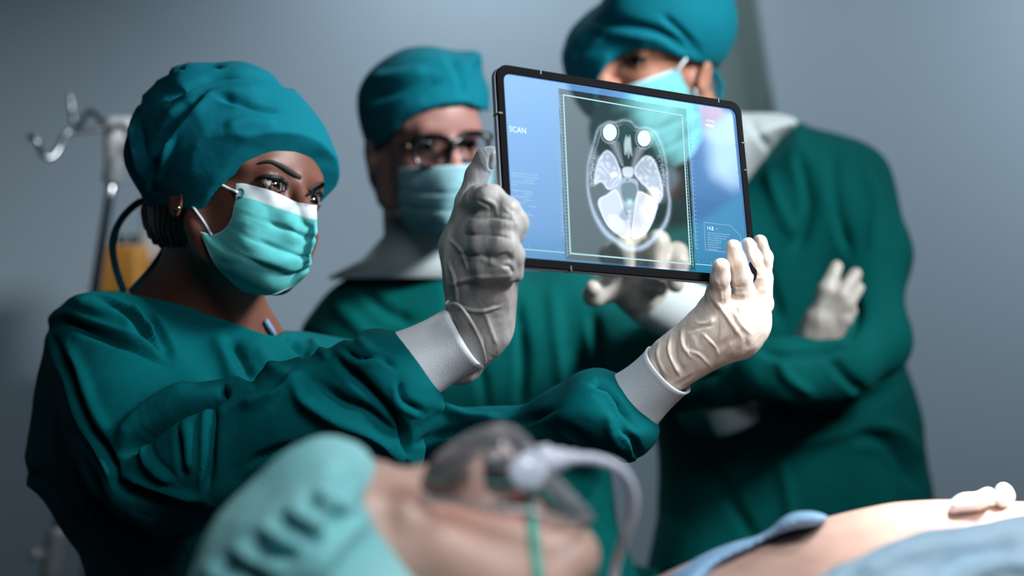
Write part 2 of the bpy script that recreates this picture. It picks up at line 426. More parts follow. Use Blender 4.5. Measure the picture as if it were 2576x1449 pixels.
m_inner = mat('blue_undershirt', (110, 150, 185), .8)
m_clear = clear_mat('clear_vinyl', (.95, .97, .98), .10, 1.6, .07, (235, 240, 248))
m_milky = clear_mat('frosted_vinyl', (.8, .85, .95), .15, 1.6, .62, (225, 232, 248))
m_lens = clear_mat('lens', (.82, .84, .86), .02, 1.35)

# ---------------------------------------------------------------- room
struct(box('floor', (-3.2, -2.5, -.05), (3.6, 3.9, 0), m_floor))
struct(box('ceiling', (-3.2, -2.5, 2.9), (3.6, 3.9, 2.95), m_ceil))
struct(box('wall_back', (-3.2, 3.5, 0), (3.6, 3.6, 2.9), m_wall))
struct(box('wall_left', (-3.25, -2.5, 0), (-3.2, 3.5, 2.9), m_wall))
struct(box('wall_right', (3.6, -2.5, 0), (3.65, 3.5, 2.9), m_wall))
struct(box('wall_front', (-3.2, -2.55, 0), (3.6, -2.5, 2.9), m_wall))
D = 3.5
tw = struct(box('trim_1', (P(1795, 0, D)[0], D-.012, 0), (P(1935, 0, D)[0], D+.01, 2.9), m_recess, bevel=.004))
def slanted(name, x0b, x0t, x1b, x1t, y0, y1, m, zt=2.9):
    v = [(x0b, y0, 0), (x1b, y0, 0), (x1t, y0, zt), (x0t, y0, zt), (x0b, y1, 0), (x1b, y1, 0), (x1t, y1, zt), (x0t, y1, zt)]
    return mesh_obj(name, v, [(0, 1, 2, 3), (5, 4, 7, 6), (4, 0, 3, 7), (1, 5, 6, 2), (3, 2, 6, 7), (4, 5, 1, 0)], m, None, smooth=False)
e0 = P(1905, 0, D-.03); e1 = P(1952, 290, D-.03); sl_ = (e1[0]-e0[0])/(e1[2]-e0[2])
xt = e0[0]+sl_*(2.9-e0[2]); xb = e0[0]-sl_*e0[2]
struct(slanted('wall_panel_right', xb, xt, 3.6, 3.6, D-.05, D, m_wall2))
struct(box('baseboard_back', (-3.2, 3.42, 0), (3.6, 3.45, .1), m_recess))

# ---------------------------------------------------------------- head builder (x = person's left, y = forward, z = up)
class Frame:
    def __init__(s, c, f, u, sc_=1.0):
        s.c = np.array(c, float); s.f = unit(f); s.l = unit(np.cross(u, s.f)); s.u = np.cross(s.f, s.l); s.s = sc_
        s.R = np.stack([s.l, s.f, s.u], 1)
    def __call__(s, x, y, z): return s.c+s.s*(x*s.l+y*s.f+z*s.u)
    def inv(s, V): return (V-s.c)@s.R/s.s
def head_prims(V, fr, female=False, lids=True):
    s = fr.s; ex = .0280 if female else .031; dz = .020 if female else 0; fr.ex = ex
    def E(c, r, k=.012, op='add', R=None): V.ell(fr(*c), np.array(r)*s, fr.R if R is None else fr.R@R, k*s, op)
    def C(a, b, ra, rb, k=.01, op='add', n=None, fl=1): V.cone(fr(*a), fr(*b), ra*s, rb*s, k*s, op, None if n is None else fr.R@np.array(n, float), fl)
    E((0, -.012, .045), (.074, .094, .082)); E((0, .029 if female else .035, -.008 if female else -.012), (.055, .056, .073) if female else (.061, .060, .085), .02)
    j = .040 if female else .050; jr = .012 if female else .017; cx_ = .028 if female else .037
    for q in (-1, 1):
        C((q*(.053 if female else .056), -.005, -.02), (q*j, .002, -.068+dz), jr+.002, jr, .02); C((q*j, .002, -.068+dz), (q*.010, .066-(.012 if female else 0), -.103+dz), jr, jr, .02)
        E((q*cx_, .060, -.024), (.020, .020, .020), .018)       # cheekbone
        E((q*cx_, .046, -.058+dz*.5), (.018, .025, .030), .02)
        E((q*.043, .058, .028), (.018, .015, .012), .012)        # brow
    fy = -.018 if female else 0
    E((0, .068+fy, -.100+dz), (.017, .016, .014), .012)
    E((0, .062+fy, -.066+dz*.5), (.028 if female else .030, .030, .028), .02)                    # muzzle
    E((0, .062, .045), (.05, .034, .04), .02)                    # forehead
    C((-.032, .079, .026), (.032, .079, .026), .0075 if female else .010, .0075 if female else .010, .014)
    for q in (-1, 1): E((q*ex, .099, .006), (.018, .013 if female else .0155, .013), .010, 'sub')
    C((0, .084, .022), (0, .106+fy*.4, -.022), .0075, .0085, .008); E((0, .108+fy*.4, -.029), (.010, .011, .009), .006)
    for q in (-1, 1): E((q*.012, .098+fy*.4, -.032), (.008, .010, .008), .005)
    E((0, .092+fy, -.062), (.022, .009, .006), .004); E((0, .090+fy, -.073), (.018, .009, .0065), .004)
    C((-.024, .094+fy, -.0672), (.024, .094+fy, -.0672), .0012, .0012, .002, 'sub')
    if lids:
        for q in (-1, 1):
            E((q*ex, .0745, .006), (.0150, .0143, .0138), .005)
            C((q*(ex-.0105), .0885, .0035), (q*(ex+.0110), .0855, .0062), .0040, .0034, .0012, 'sub')
            E((q*ex, .0745, .006), (.0127, .0127, .0127), .0, 'sub')
    if not lids:
        for q in (-1, 1): E((q*ex, .076, .005), (.0165, .0150, .0140), .006); C((q*(ex-.013), .0895, .0005), (q*(ex+.013), .0875, .0015), .0010, .0010, .001, 'sub')
    for q in (-1, 1):                                             # ears
        E((q*.077, -.012, .004 if female else -.010), (.006, .015 if female else .018, .023 if female else .026), .006, R=np.array(Matrix.Rotation(q*-.35, 3, 'Z')))
        E((q*.086, -.006, -.004), (.006, .010, .016), .004, 'sub')
def eyeball(fr, q, gaze, parent, dark=(20, 14, 12), white=(175, 180, 186)):
    c = fr(q*fr.ex, .0745, .006); r = .0124*fr.s; g = unit(gaze); V = []; n, mm = 40, 40
    a = unit(np.cross(g, [0, 0, 1])); b = np.cross(a, g); cl = []
    for i in range(n+1):
        th = math.pi*i/n
        for j in range(mm):
            ph = 2*math.pi*j/mm; d = g*math.cos(th)+math.sin(th)*(a*math.cos(ph)+b*math.sin(ph))
            V.append(c+d*r*(1+.06*math.exp(-(th/.45)**4))); dg = math.degrees(th)
            cl.append(lin((4, 4, 5)) if dg < 13 else lin(dark) if dg < 33 else lin(np.array(white)*(1-.25*min(1, (dg-30)/60))))
    Fc = np.array([(i*mm+j, i*mm+(j+1) % mm, (i+1)*mm+(j+1) % mm, (i+1)*mm+j) for i in range(n) for j in range(mm)])
    return mesh_obj('eyeball', V, Fc, m_eye, parent, colors=np.array(cl))
def skin_cols(base, dark, fr, lips=(150, 80, 75), rosy=(190, 110, 90)):
    def f(V):
        q = fr.inv(V); c = np.tile(lin(base), (len(V), 1))
        def mixin(col, wgt): 
            nonlocal c
            wgt = np.clip(wgt, 0, 1)[:, None]; c = c*(1-wgt)+lin(col)*wgt
        mixin(rosy, .35*np.exp(-((np.abs(q[:, 0])-.035)**2+(q[:, 1]-.08)**2+(q[:, 2]+.03)**2)/.02**2))
        mixin(rosy, .3*np.exp(-((q[:, 0])**2+(q[:, 1]-.115)**2+(q[:, 2]+.03)**2)/.02**2))
        mixin(lips, .9*(np.exp(-((q[:, 0]/.026)**2)**2-((q[:, 2]+.067)/.010)**4)*(q[:, 1] > .085)))
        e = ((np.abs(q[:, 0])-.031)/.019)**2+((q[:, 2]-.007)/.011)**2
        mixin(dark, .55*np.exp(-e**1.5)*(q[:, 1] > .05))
        return c
    return f
def lower_body(p, cx, cy, z0, z1, ra, rb, gm, legs=True):
    z = np.linspace(z0, z1, 8)
    loft('gown_skirt', [((cx, cy, a), (0, 0, 1), (1, 0, 0), ra*(1+.10*i/7), rb*(1+.10*i/7)) for i, a in enumerate(z)], gm, p, 64, .002,
         wob=lambda t, th: .035*math.sin(9*th+1)*t+.02*math.sin(5*th))
    for q in (-1, 1):
        x = cx+q*.11
        loft('trouser_leg', [((x, cy, z1+.15), (0, 0, 1), (1, 0, 0), .09, .1), ((x, cy, .5), (0, 0, 1), (1, 0, 0), .075, .085), ((x, cy, .1), (0, 0, 1), (1, 0, 0), .07, .08)], gm, p, 24, .002)
        v = Vol((x-.08, cy-.22, -.01), (x+.08, cy+.1, .14), .006)
        v.cone((x, cy-.14, .035), (x, cy+.02, .045), .036, .04, .02); v.cone((x, cy+.02, .05), (x, cy+.02, .11), .036, .034, .02); v.plane((x, cy, .0), (0, 0, 1))
        vobj('shoe', v, m_shoe, p)

# ================================================================= tablet
TS = .30/.262
_c = np.array([[-0.0132, -0.1881, 1.1887], [0.2124, -0.1722, 1.321], [0.2223, -0.0027, 1.2838], [-0.0033, -0.0186, 1.1514]])*TS
TC = [np.array([q[0], q[2], CH-q[1]]) for q in _c]            # TL TR BR BL in the world
TU = (TC[1]-TC[0]); TW = np.linalg.norm(TU); TU = TU/TW; TV = (TC[3]-TC[0]); TH = np.linalg.norm(TV); TV = TV/TH; TN = unit(np.cross(TV, TU))
if TN[1] > 0: TN = -TN                                            # towards the viewer
def tuv(px, py):
    o = np.array([0, 0, CH]); d = P(px, py, 1.0)-o; t = ((TC[0]-o)@TN)/(d@TN); h = o+t*d-TC[0]; return h@TU, h@TV
def txy(u, v, off=0.0): return TC[0]+TU*u+TV*v+TN*off
tab = thing('tablet', 'transparent tablet showing a brain scan, held up by the woman in both gloved hands', 'tablet', tuple(txy(TW/2, TH)))
def rrect(u0, v0, u1, v1, r, n=8):
    o = []
    for cu, cv, a0 in ((u1-r, v0+r, -90), (u1-r, v1-r, 0), (u0+r, v1-r, 90), (u0+r, v0+r, 180)):
        for i in range(n+1):
            a = math.radians(a0+90*i/n); o.append((cu+r*math.cos(a), cv+r*math.sin(a)))
    return o
def ring_frame(name, outer, inner, f0, f1, m, parent):
    n = len(outer); V = [txy(*q, f0) for q in outer]+[txy(*q, f0) for q in inner]+[txy(*q, f1) for q in outer]+[txy(*q, f1) for q in inner]; Fc = []
    for i in range(n):
        j = (i+1) % n
        Fc += [(i, j, n+j, n+i), (2*n+i, 3*n+i, 3*n+j, 2*n+j), (i, 2*n+i, 2*n+j, j), (n+i, n+j, 3*n+j, 3*n+i)]
    o = mesh_obj(name, V, Fc, m, parent, smooth=False); b = o.modifiers.new('b', 'BEVEL'); b.width = .0007; b.segments = 2; b.limit_method = 'ANGLE'
    return o
si = [tuv(1257, 180), tuv(1853, 274), tuv(1878, 700), tuv(1303, 657)]
su0, sv0, su1, sv1 = .0078, .0086, TW-.0078, TH-.0086
ring_frame('bezel', rrect(0, 0, TW, TH, .013), rrect(su0, sv0, su1, sv1, .008), .0, -.004, m_black, tab)
ring_frame('side_band', rrect(-.0004, -.0004, TW+.0004, TH+.0004, .0134), rrect(.004, .004, TW-.004, TH-.004, .010), -.004, -.0105, m_silver, tab)
for (u, v, du, dv) in ((.05, 0, .0006, .004), (TW-.03, 0, .0006, .004), (TW, .045, .004, .0006), (TW, .075, .004, .0006), (0, .05, .004, .0006), (.07, TH, .0006, .004), (TW-.06, TH, .0006, .004)):
    a = txy(u-du, v-dv, .0003); 
    ex_ = [(max(-.0006, min(TW+.0006, u+x*du)), max(-.0006, min(TH+.0006, v+y*dv))) for x, y in ((-1, -1), (1, -1), (1, 1), (-1, 1))]; V = [txy(x, y, z) for z in (.0002, -.0107) for x, y in ex_]
    mesh_obj('antenna_line', V, [(0, 1, 2, 3), (7, 6, 5, 4), (0, 4, 5, 1), (1, 5, 6, 2), (2, 6, 7, 3), (3, 7, 4, 0)], m_dark, tab, smooth=False)
# --- screen: see-through panel that gives off its own light
sm = bpy.data.materials.new('screen'); sm.use_nodes = True; nt = sm.node_tree; nt.nodes.clear()
out = nt.nodes.new('ShaderNodeOutputMaterial'); ad = nt.nodes.new('ShaderNodeAddShader'); tr = nt.nodes.new('ShaderNodeBsdfTransparent'); em = nt.nodes.new('ShaderNodeEmission')
a1 = nt.nodes.new('ShaderNodeAttribute'); a1.attribute_name = 'Col'; a2 = nt.nodes.new('ShaderNodeAttribute'); a2.attribute_name = 'Tint'
nt.links.new(a1.outputs['Color'], em.inputs[0]); nt.links.new(a2.outputs['Color'], tr.inputs[0]); nt.links.new(tr.outputs[0], ad.inputs[0]); nt.links.new(em.outputs[0], ad.inputs[1])
gl = nt.nodes.new('ShaderNodeBsdfGlossy'); gl.inputs['Roughness'].default_value = .04; mg = nt.nodes.new('ShaderNodeMixShader'); mg.inputs[0].default_value = .0
nt.links.new(ad.outputs[0], mg.inputs[1]); nt.links.new(gl.outputs[0], mg.inputs[2]); nt.links.new(mg.outputs[0], out.inputs[0])
def emat(name, c, s):
    m = bpy.data.materials.new(name); m.use_nodes = True; n = m.node_tree; n.nodes.clear(); o = n.nodes.new('ShaderNodeOutputMaterial'); e = n.nodes.new('ShaderNodeEmission')
    e.inputs[0].default_value = rgba(c); e.inputs[1].default_value = s; n.links.new(e.outputs[0], o.inputs[0]); return m
nu, nv = 360, 250
U, Vv = np.meshgrid(np.linspace(su0, su1, nu), np.linspace(sv0, sv1, nv)); U = U.ravel(); Vv = Vv.ravel()
W3 = TC[0]+U[:, None]*TU+Vv[:, None]*TV-TN*.0012
X = CX+F*W3[:, 0]/W3[:, 1]; Y = CY-F*(W3[:, 2]-CH)/W3[:, 1]        # where on the artwork each screen point lies
e = np.zeros((len(U), 3)); t = np.zeros((len(U), 3))
yy = np.clip((Y-(200+.15*(X-1250)))/420, 0, 1)[:, None]
xx = np.clip((X-1250)/620, 0, 1)[:, None]
e += np.array([.125, .29, .60])*(1-yy)+np.array([.065, .20, .46])*yy
e *= (1-.30*np.clip((yy-.85)*5, 0, 1))*(1-.25*xx*yy)
e[:, 0] *= 1-.6*np.clip((yy[:, 0]-.88)*9, 0, 1)
t += np.array([.86, .95, 1.0])
PANEL = [(1405, 222), (1727, 274), (1749, 680), (1423, 653)]
ins = inpoly(PANEL, X, Y)
e[ins] = np.array([.027, .038, .040]); t[ins] = np.array([.80, .78, .74])
pat = ((np.floor(X/5)+np.floor(Y/5)) % 2)[:, None]
e[ins] *= (.82+.36*pat[ins])
# scan picture
def c4(pts): return np.array([(1230+x/2.4986, 150+y/2.4986) for x, y in pts])
def soft(poly, sft=3.0, n=4):
    poly = crom(c4(poly), n); xs = np.arange(1440, 1730, 3.); ys = np.arange(270, 660, 3.); G = polydist(poly, xs, ys)
    ix = np.clip((X-1440)/3, 0, len(xs)-1.01); iy = np.clip((Y-270)/3, 0, len(ys)-1.01); i = ix.astype(int); j = iy.astype(int)
    fx, fy = ix-i, iy-j
    d = (G[i, j]*(1-fx)+G[i+1, j]*fx)*(1-fy)+(G[i, j+1]*(1-fx)+G[i+1, j+1]*fx)*fy
    return d, np.clip(d/sft+.5, 0, 1)*ins
nz = np.sin(X*.23+2*np.sin(Y*.11))*np.sin(Y*.19+2*np.sin(X*.13)); nz2 = np.sin(X*.55+1.5*np.sin(Y*.31))*np.sin(Y*.47+1.7*np.sin(X*.29))
mri = np.zeros((len(U), 3))
def put(mask, col, sc_=1.0):
    global mri
    mask = np.clip(mask, 0, 1)[:, None]; mri = mri*(1-mask)+np.array(col)*sc_*mask
outl = [(680, 425), (735, 390), (800, 382), (840, 368), (895, 378), (935, 415), (1010, 418), (1065, 465), (1105, 560), (1130, 680), (1136, 800), (1148, 900), (1130, 1010), (1075, 1100), (1005, 1170), (940, 1200), (870, 1198), (800, 1155), (725, 1095), (668, 1010), (632, 920), (612, 830), (607, 740), (615, 640), (645, 530)]
d0, _ = soft(outl)
thk = 3.6+3.2*np.clip((Y-480)/130, 0, 1)
put(np.exp(-((d0-5)/thk)**2)*(.45+.4*np.clip((Y-430)/150, 0, 1)+.12*nz2)*ins, (.42, .55, .72))
put(np.exp(-((d0-14)/2.2)**2)*.30*(Y < 470)*ins, (.4, .5, .6))
fat = (np.exp(-((d0-16)/8)**2)*(nz2 > .15)*(Y > 390)*(Y < 470))*ins
put(fat*.5, (.45, .5, .55))
for cx_, cy_, a_ in ((760, 457, 44), (975, 495, 42)):
    x_, y_ = 1230+cx_/2.4986, 150+cy_/2.4986; r_ = np.hypot((X-x_)/(a_/2.5), (Y-y_)/(a_*1.22/2.5))
    put(np.exp(-((r_-1.28)/.1)**2)*.6, (.3, .38, .42)); put(np.clip((1.06-r_)*7, 0, 1), (.72, .93, .96))
    # muscle cone behind the eye
    q = 1 if cx_ < 800 else -1
    lx = (X-x_)-q*(Y-y_)*.38; cone_ = np.clip(1-np.abs(lx)/(24-.22*(Y-y_)), 0, 1)*(Y > y_+22)*(Y < y_+85)
    put(cone_*(.35+.35*np.sin(lx*.9)**2), (.42, .46, .56))
put(soft([(838, 400), (905, 405), (915, 470), (890, 545), (850, 545), (825, 480)])[1]*.75, (.0, .02, .022))
for pl in ([(865, 475), (850, 530), (856, 600), (872, 560)], [(885, 475), (893, 530), (900, 605), (882, 560)], [(868, 500), (878, 620), (888, 500)]):
    put(soft(pl, 5)[1]*.8, (.5, .66, .72))
for pl in ([(740, 568), (790, 605), (825, 690), (835, 760), (790, 810), (745, 815), (705, 770), (662, 785), (668, 700), (692, 620)],
           [(990, 602), (1040, 630), (1080, 740), (1095, 850), (1060, 905), (1010, 830), (930, 745), (912, 690), (950, 630)]):
    d, m_ = soft(pl, 5); put(m_*.92, (.40, .47, .60)); put(m_*np.clip(nz*1.6, 0, 1)*.55, (.66, .74, .85)); put(m_*np.exp(-((d-3)/2.5)**2)*.5, (.75, .84, .93))
put(soft([(765, 715), (800, 705), (805, 730), (770, 740)], 4)[1], (.95, .97, 1)); put(soft([(842, 680), (905, 680), (900, 735), (850, 735)], 4)[1]*.9, (.62, .68, .76))
put(soft([(860, 740), (930, 760), (945, 830), (1000, 850), (1060, 900), (1050, 960), (1020, 1040), (980, 1100), (910, 1128), (893, 1085), (880, 1125), (830, 1112), (760, 1060), (735, 1000), (688, 930), (688, 880), (740, 845), (800, 800), (830, 755)], 4)[1]*.9, (.33, .40, .52))
for pl in ([(690, 880), (740, 850), (800, 815), (840, 905), (850, 960), (880, 1010), (892, 1090), (880, 1125), (830, 1112), (750, 1050), (700, 950)],
           [(935, 830), (1000, 850), (1060, 900), (1050, 960), (1020, 1040), (980, 1100), (910, 1128), (895, 1085), (905, 1010), (915, 930)]):
    d, m_ = soft(pl, 4); put(m_*.95, (.52, .58, .72)); put(m_*np.clip(np.sin(d*1.5+nz), 0, 1)*.35, (.8, .86, .95)); put(m_*np.clip(np.exp(-((d-2)/2.5)**2), 0, 1)*.5, (.85, .9, 1))
put(soft([(745, 985), (800, 975), (850, 1020), (885, 1080), (885, 1118), (830, 1110), (770, 1060)], 5)[1]*.55, (.82, .84, .92))
put(soft([(830, 800), (850, 775), (900, 772), (930, 800), (925, 860), (900, 905), (870, 905), (840, 870)], 5)[1]*.95, (.04, .09, .115))
put(soft([(850, 930), (820, 985), (865, 1010), (880, 960)], 8)[1]*.6, (.05, .16, .2))
put(np.exp(-(np.hypot(X-1584, Y-509)/7.5)**2), (.45, .85, .92)); put(np.exp(-(np.hypot(X-1578, Y-453)/3)**2), (.02, .03, .03))
for k in range(7): put(np.exp(-((np.hypot(X-1583, Y-(600+k*0))-(0+0))/1)**2)*0, (0, 0, 0))
put(np.exp(-((X-1584)/(5+2*np.sin(Y*.5)))**2)*(Y > 528)*(Y < 560)*.7, (.6, .66, .78))
put(np.exp(-(((Y-592)-((X-1585)/46)**2*-9)/3)**2)*(np.abs(X-1585) < 45)*.35*(Y > 575), (.28, .3, .36))
mm = np.clip(mri.max(1), 0, 1)*ins
e += mri*ins[:, None]*1.12; t *= (1-.45*mm)[:, None]
I = np.arange(nu*nv).reshape(nv, nu); Qs = np.stack([I[:-1, :-1], I[1:, :-1], I[1:, 1:], I[:-1, 1:]], -1).reshape(-1, 4)
scr = mesh_obj('screen', W3, Qs, sm, tab, smooth=False, colors=e)
at = scr.data.color_attributes.new('Tint', 'FLOAT_COLOR', 'POINT'); tc4 = np.ones((len(t), 4), np.float32); tc4[:, :3] = np.clip(t, 0, 1); at.data.foreach_set('color', tc4.ravel())
# --- overlay lines and lettering
m_line = emat('screen_line', (190, 240, 250), 1.0); m_linew = emat('screen_line_soft', (170, 215, 235), .8); m_txt = emat('screen_text', (225, 245, 255), 1.3); m_txt2 = emat('screen_text_dim', (190, 225, 245), .75)
def lines(name, segs, wd, m, parent=None):
    V = []; Fc = []
    for a, b in segs:
        a = np.array(tuv(*a)); b = np.array(tuv(*b)); d = b-a; L = np.linalg.norm(d); d = d/L; n = np.array([-d[1], d[0]])*wd/2*.000405
        k = len(V)
        for q, sgn in ((a-d*wd*.0002, 1), (b+d*wd*.0002, 1), (b+d*wd*.0002, -1), (a-d*wd*.0002, -1)): V.append(txy(*(q+n*sgn), -.0006))
        Fc.append((k, k+1, k+2, k+3))
    return mesh_obj(name, V, Fc, m, parent or tab, smooth=False)
scan = lines('scan_frame', [((1418, 238), (1717, 290)), ((1717, 290), (1738, 664)), ((1738, 664), (1436, 637)), ((1436, 637), (1418, 238))], 3.2, m_line)
for s_ in [((1400, 243), (1418, 594)), ((1409, 236), (1428, 645)), ((1734, 298), (1752, 625)), ((1721, 289), (1745, 670))]: lines('side_rule', [s_], 1.5, m_linew)
def lerp(a, b, t): return (a[0]+(b[0]-a[0])*t, a[1]+(b[1]-a[1])*t)
tk = []
for i in range(32):
    q = lerp((1400, 243), (1417, 592), i/31); tk.append((q, (q[0]-(6 if i % 2 else 5), q[1]-1)))
for i in range(48):
    q = lerp((1410, 240), (1428, 640), i/47); tk.append((q, (q[0]+5, q[1]+.5)))
    q = lerp((1721, 293), (1745, 666), i/47); tk.append((q, (q[0]-5, q[1]-.5)))
for i in range(32):
    q = lerp((1734, 300), (1752, 624), i/31); tk.append((q, (q[0]+6, q[1]+1)))
for q in ((1332, 617), (1370, 621), (1409, 625), (1758, 655), (1790, 659)): tk.append((q, (q[0], q[1]+4)))
t_ = lines('rule_ticks', tk, 1.3, m_linew); t_['kind'] = 'stuff'
for s_ in [((1316, 626), (1420, 635)), ((1752, 664), (1800, 668))]: lines('base_rule', [s_], 1.8, m_line)
lines('readout_frame', [((1772, 559), (1839, 567)), ((1839, 567), (1864, 594)), ((1864, 594), (1866, 632)), ((1866, 638), (1776, 629)), ((1776, 629), (1772, 559))], 1.4, m_linew)
lines('battery_outline', [((1774, 310), (1806, 315)), ((1806, 315), (1807, 322)), ((1807, 322), (1775, 317)), ((1775, 317), (1774, 310))], 1.2, m_line)
lines('battery_level', [((1777+i*4, 312+i*.6), (1780+i*4, 317+i*.6)) for i in range(5)], 3.2, m_txt)
def text(name, s_, px, py, hpx, m, rot=0.0, parent=None, wide=1.0):
    """flat lettering printed on the screen; px,py = left end of the baseline on the artwork"""
    cu = bpy.data.curves.new(name, 'FONT'); cu.body = s_; cu.resolution_u = 3; tmp = bpy.data.objects.new(name, cu); COL.objects.link(tmp)
    dg = bpy.context.evaluated_depsgraph_get(); me = bpy.data.meshes.new_from_object(tmp.evaluated_get(dg)); bpy.data.objects.remove(tmp)
    n = len(me.vertices); a = np.zeros(n*3, np.float32); me.vertices.foreach_get('co', a); a = a.reshape(-1, 3)
    s0 = hpx*.000405/.70; u0, v0 = tuv(px, py)
    W = np.array([txy(u0+x*s0*wide, v0-y*s0, -.0005) for x, y, z in a], dtype=np.float32); me.vertices.foreach_set('co', W.ravel())
    me.update(); me.materials.append(m); o = bpy.data.objects.new(name, me); COL.objects.link(o); o.parent = parent or tab; o.matrix_parent_inverse = Matrix.Translation(tab.location).inverted(); return o
text('heading_text', 'SCAN', 1282, 330, 14, m_txt, wide=.9)
text('power_text', 'POWER', 1776, 306, 7.5, m_txt, wide=.8)
text('readout_text', '14.8', 1779, 578, 10.5, m_txt, wide=.85)
text('readout_text', 'rpm -', 1801, 576, 3.2, m_txt2)
m_txt2.node_tree.nodes['Emission'].inputs[1].default_value = .95
for i, s_ in enumerate(['if (app.project && app.project.activeItem &&', 'app.project.activeItem instanceof CompItem) {', '                          // Process the active', "composition's layers that have selected", 'properties.', '', 'app.beginUndoGroup(scriptName);', '                           var layerColl =', 'app.project.activeItem.layers;', '                           for (var i = 1; i <=', 'layerColl.length; ++i) {', '                                      var curLayer =', '', '                                      if', '(curLayer.selectedProperties &&']):
    if s_: text('code_text', s_, 1286+i*.35, 435+i*7.35, 4.6, m_txt2, wide=.62)
for i, s_ in enumerate(['ac ligula imperdiet maximus. Vivamus tellus sapien', 'nec nibh in, venenatis pulvinar urna. Cras sit', 'sagittis arcu. Suspendisse semper, metus', 'efficitur lacus lacinia. Sed at ex', 'eget turpis est, fringilla mollis', 'pretium, dictum nisi quis', 'dolor, imperdiet quis congue', 'neque aliquet, efficitur']):
    text('readout_text', s_, 1780+i*.3, 586+i*5.9, 3.5, m_txt2, wide=.72)

# ================================================================= woman in front
DW = 1.62
wom = thing('person', 'woman in teal cap, gown and face mask holding up the tablet with both gloved hands', 'person', (P(480, 0, 1.68)[0], 1.72, 0))
fw = Frame(P(602, 549, DW), (.80, -.55, .235), (-.05, .33, .93), 1.06)
v = Vol((-.46, 1.38, 1.26), (-.14, 1.86, 1.56), .0022)
head_prims(v, fw, True)
v.cone(P(560, 590, 1.64), P(520, 800, 1.68), .052, .058, .03); v.cone(P(570, 640, 1.625), P(560, 800, 1.66), .032, .040, .02)
v.cone(P(300, 850, 1.72), P(540, 880, 1.70), .05, .065, .05); v.cone(P(540, 880, 1.70), P(700, 940, 1.72), .065, .04, .04)
v.cone(P(430, 740, 1.70), P(520, 640, 1.66), .03, .03, .04)
v.cone(fw(-.058, .0, -.03), P(590, 800, 1.63), .008, .010, .012)
bw = vobj('body', v, m_skinw, wom, 1, colors=skin_cols((112, 70, 56), (30, 21, 20), fw, rosy=(128, 72, 60)))
bvw = bvh_of(bw)
gaze = unit(P(1560, 480, 1.42)-P(690, 470, 1.55))
gz = unit(np.array([.66, -.60, .02]))
for q in (-1, 1): eyeball(fw, q, gz, wom)
# cap
v = Vol((-.475, 1.45, 1.40), (-.17, 1.80, 1.66), .0021)
v.puff([(430, 530), (375, 492), (330, 450), (311, 400), (318, 345), (335, 285), (365, 235), (395, 205), (430, 168), (480, 157), (540, 157), (600, 153), (650, 168), (720, 210), (770, 262), (812, 322), (838, 372), (852, 404), (846, 470), (760, 500), (620, 510), (500, 540)], 1.625, .118, .13, .01, smooth=3)
v.ell(fw(0, -.008, .052), np.array((.084, .104, .092))*1.07, fw.R, .025)
pa = fw(0, .1, .047); pb = fw(0, -.09, -.080); nn = unit(np.cross(pb-pa, fw.l)); nn = nn if nn@fw.u > 0 else -nn
v.plane(pa, nn, .002)
v.ell(fw(0, -.010, .047), np.array((.0785, .0985, .087))*1.07, fw.R, .002, 'sub')
capf = [([(372, 478), (384, 430), (402, 375), (430, 325), (470, 285), (515, 250)], 13, -.007, .004), ([(429, 246), (482, 222), (549, 200), (627, 196), (690, 208), (735, 222)], 10, -.006, .0045),
        ([(351, 268), (362, 215), (400, 195), (462, 165)], 7, -.003, .002), ([(400, 330), (450, 285), (540, 245), (600, 236), (680, 230)], 22, .005, 0), ([(549, 254), (600, 262), (650, 276), (700, 280)], 9, -.0035, .002),
        ([(345, 300), (352, 370), (370, 440), (392, 500)], 12, .004, .003), ([(430, 180), (470, 175), (560, 172)], 8, -.003, .003), ([(398, 470), (420, 400), (440, 350)], 10, .003, -.002), ([(560, 320), (620, 300), (700, 310)], 20, .002, .001)]
capf = [(a, w_*.9, e_*1.7, o_*1.7) for a, w_, e_, o_ in capf]
vobj('surgical_cap', v, m_cap, wom, 2, capf, lambda V: .0014*wave(V, 55, 3)+.0006*wave(V, 150, 9))
# hair under the cap, in a low bun
v = Vol((-.45, 1.5, 1.36), (-.22, 1.78, 1.50), .003)
v.chain([(430, 470, 1.66, 45), (405, 540, 1.67, 38), (402, 590, 1.66, 24)], .02); v.ell(fw(0, -.02, .02), (.082, .095, .07), fw.R, .02); v.plane(fw(0, .0, .0), -fw.f+.12*fw.u, .01)
vobj('hair', v, m_hair, wom, 1, disp=lambda V: .0012*np.sin(V[:, 0]*900+wave(V, 80, 2)*4))
# brows, liner, lashes
def face_strip(name, pts, wpx, m, off=.0006, bv=bvw, parent=wom, n=6, th=.0010):
    p = crom(pts, n, False); w_ = np.interp(np.linspace(0, 1, len(p)), np.linspace(0, 1, len(wpx)), wpx)*1.58/F
    return strip(name, [hit(bv, x, y, off) for x, y in p], w_, m, parent, th)
face_strip('eyebrow', [(648, 411), (678, 407), (706, 418), (732, 434), (756, 450)], (3, 9, 13, 15, 14), m_brow)
face_strip('eyebrow', [(776, 478), (790, 468), (806, 464), (815, 463)], (6, 11, 13, 10), m_brow)
face_strip('eyelash', [(644, 452), (660, 446), (683, 446), (706, 453), (720, 465), (718, 478)], (4, 9, 13, 14, 10, 4), m_lash, .0016)
face_strip('eyelash', [(770, 494), (782, 484), (797, 484), (808, 492)], (4, 12, 13, 8), m_lash, .0016)
face_strip('eyelash', [(662, 462), (678, 476), (700, 482), (716, 480)], (2, 4, 4, 3), m_lash, .0008)
eb = hit(bvw, 449, 524, .002); v = Vol(eb-.006, eb+.006, .0007); v.ell(eb, (.003, .003, .003)); vobj('earring', v, m_brass, wom)
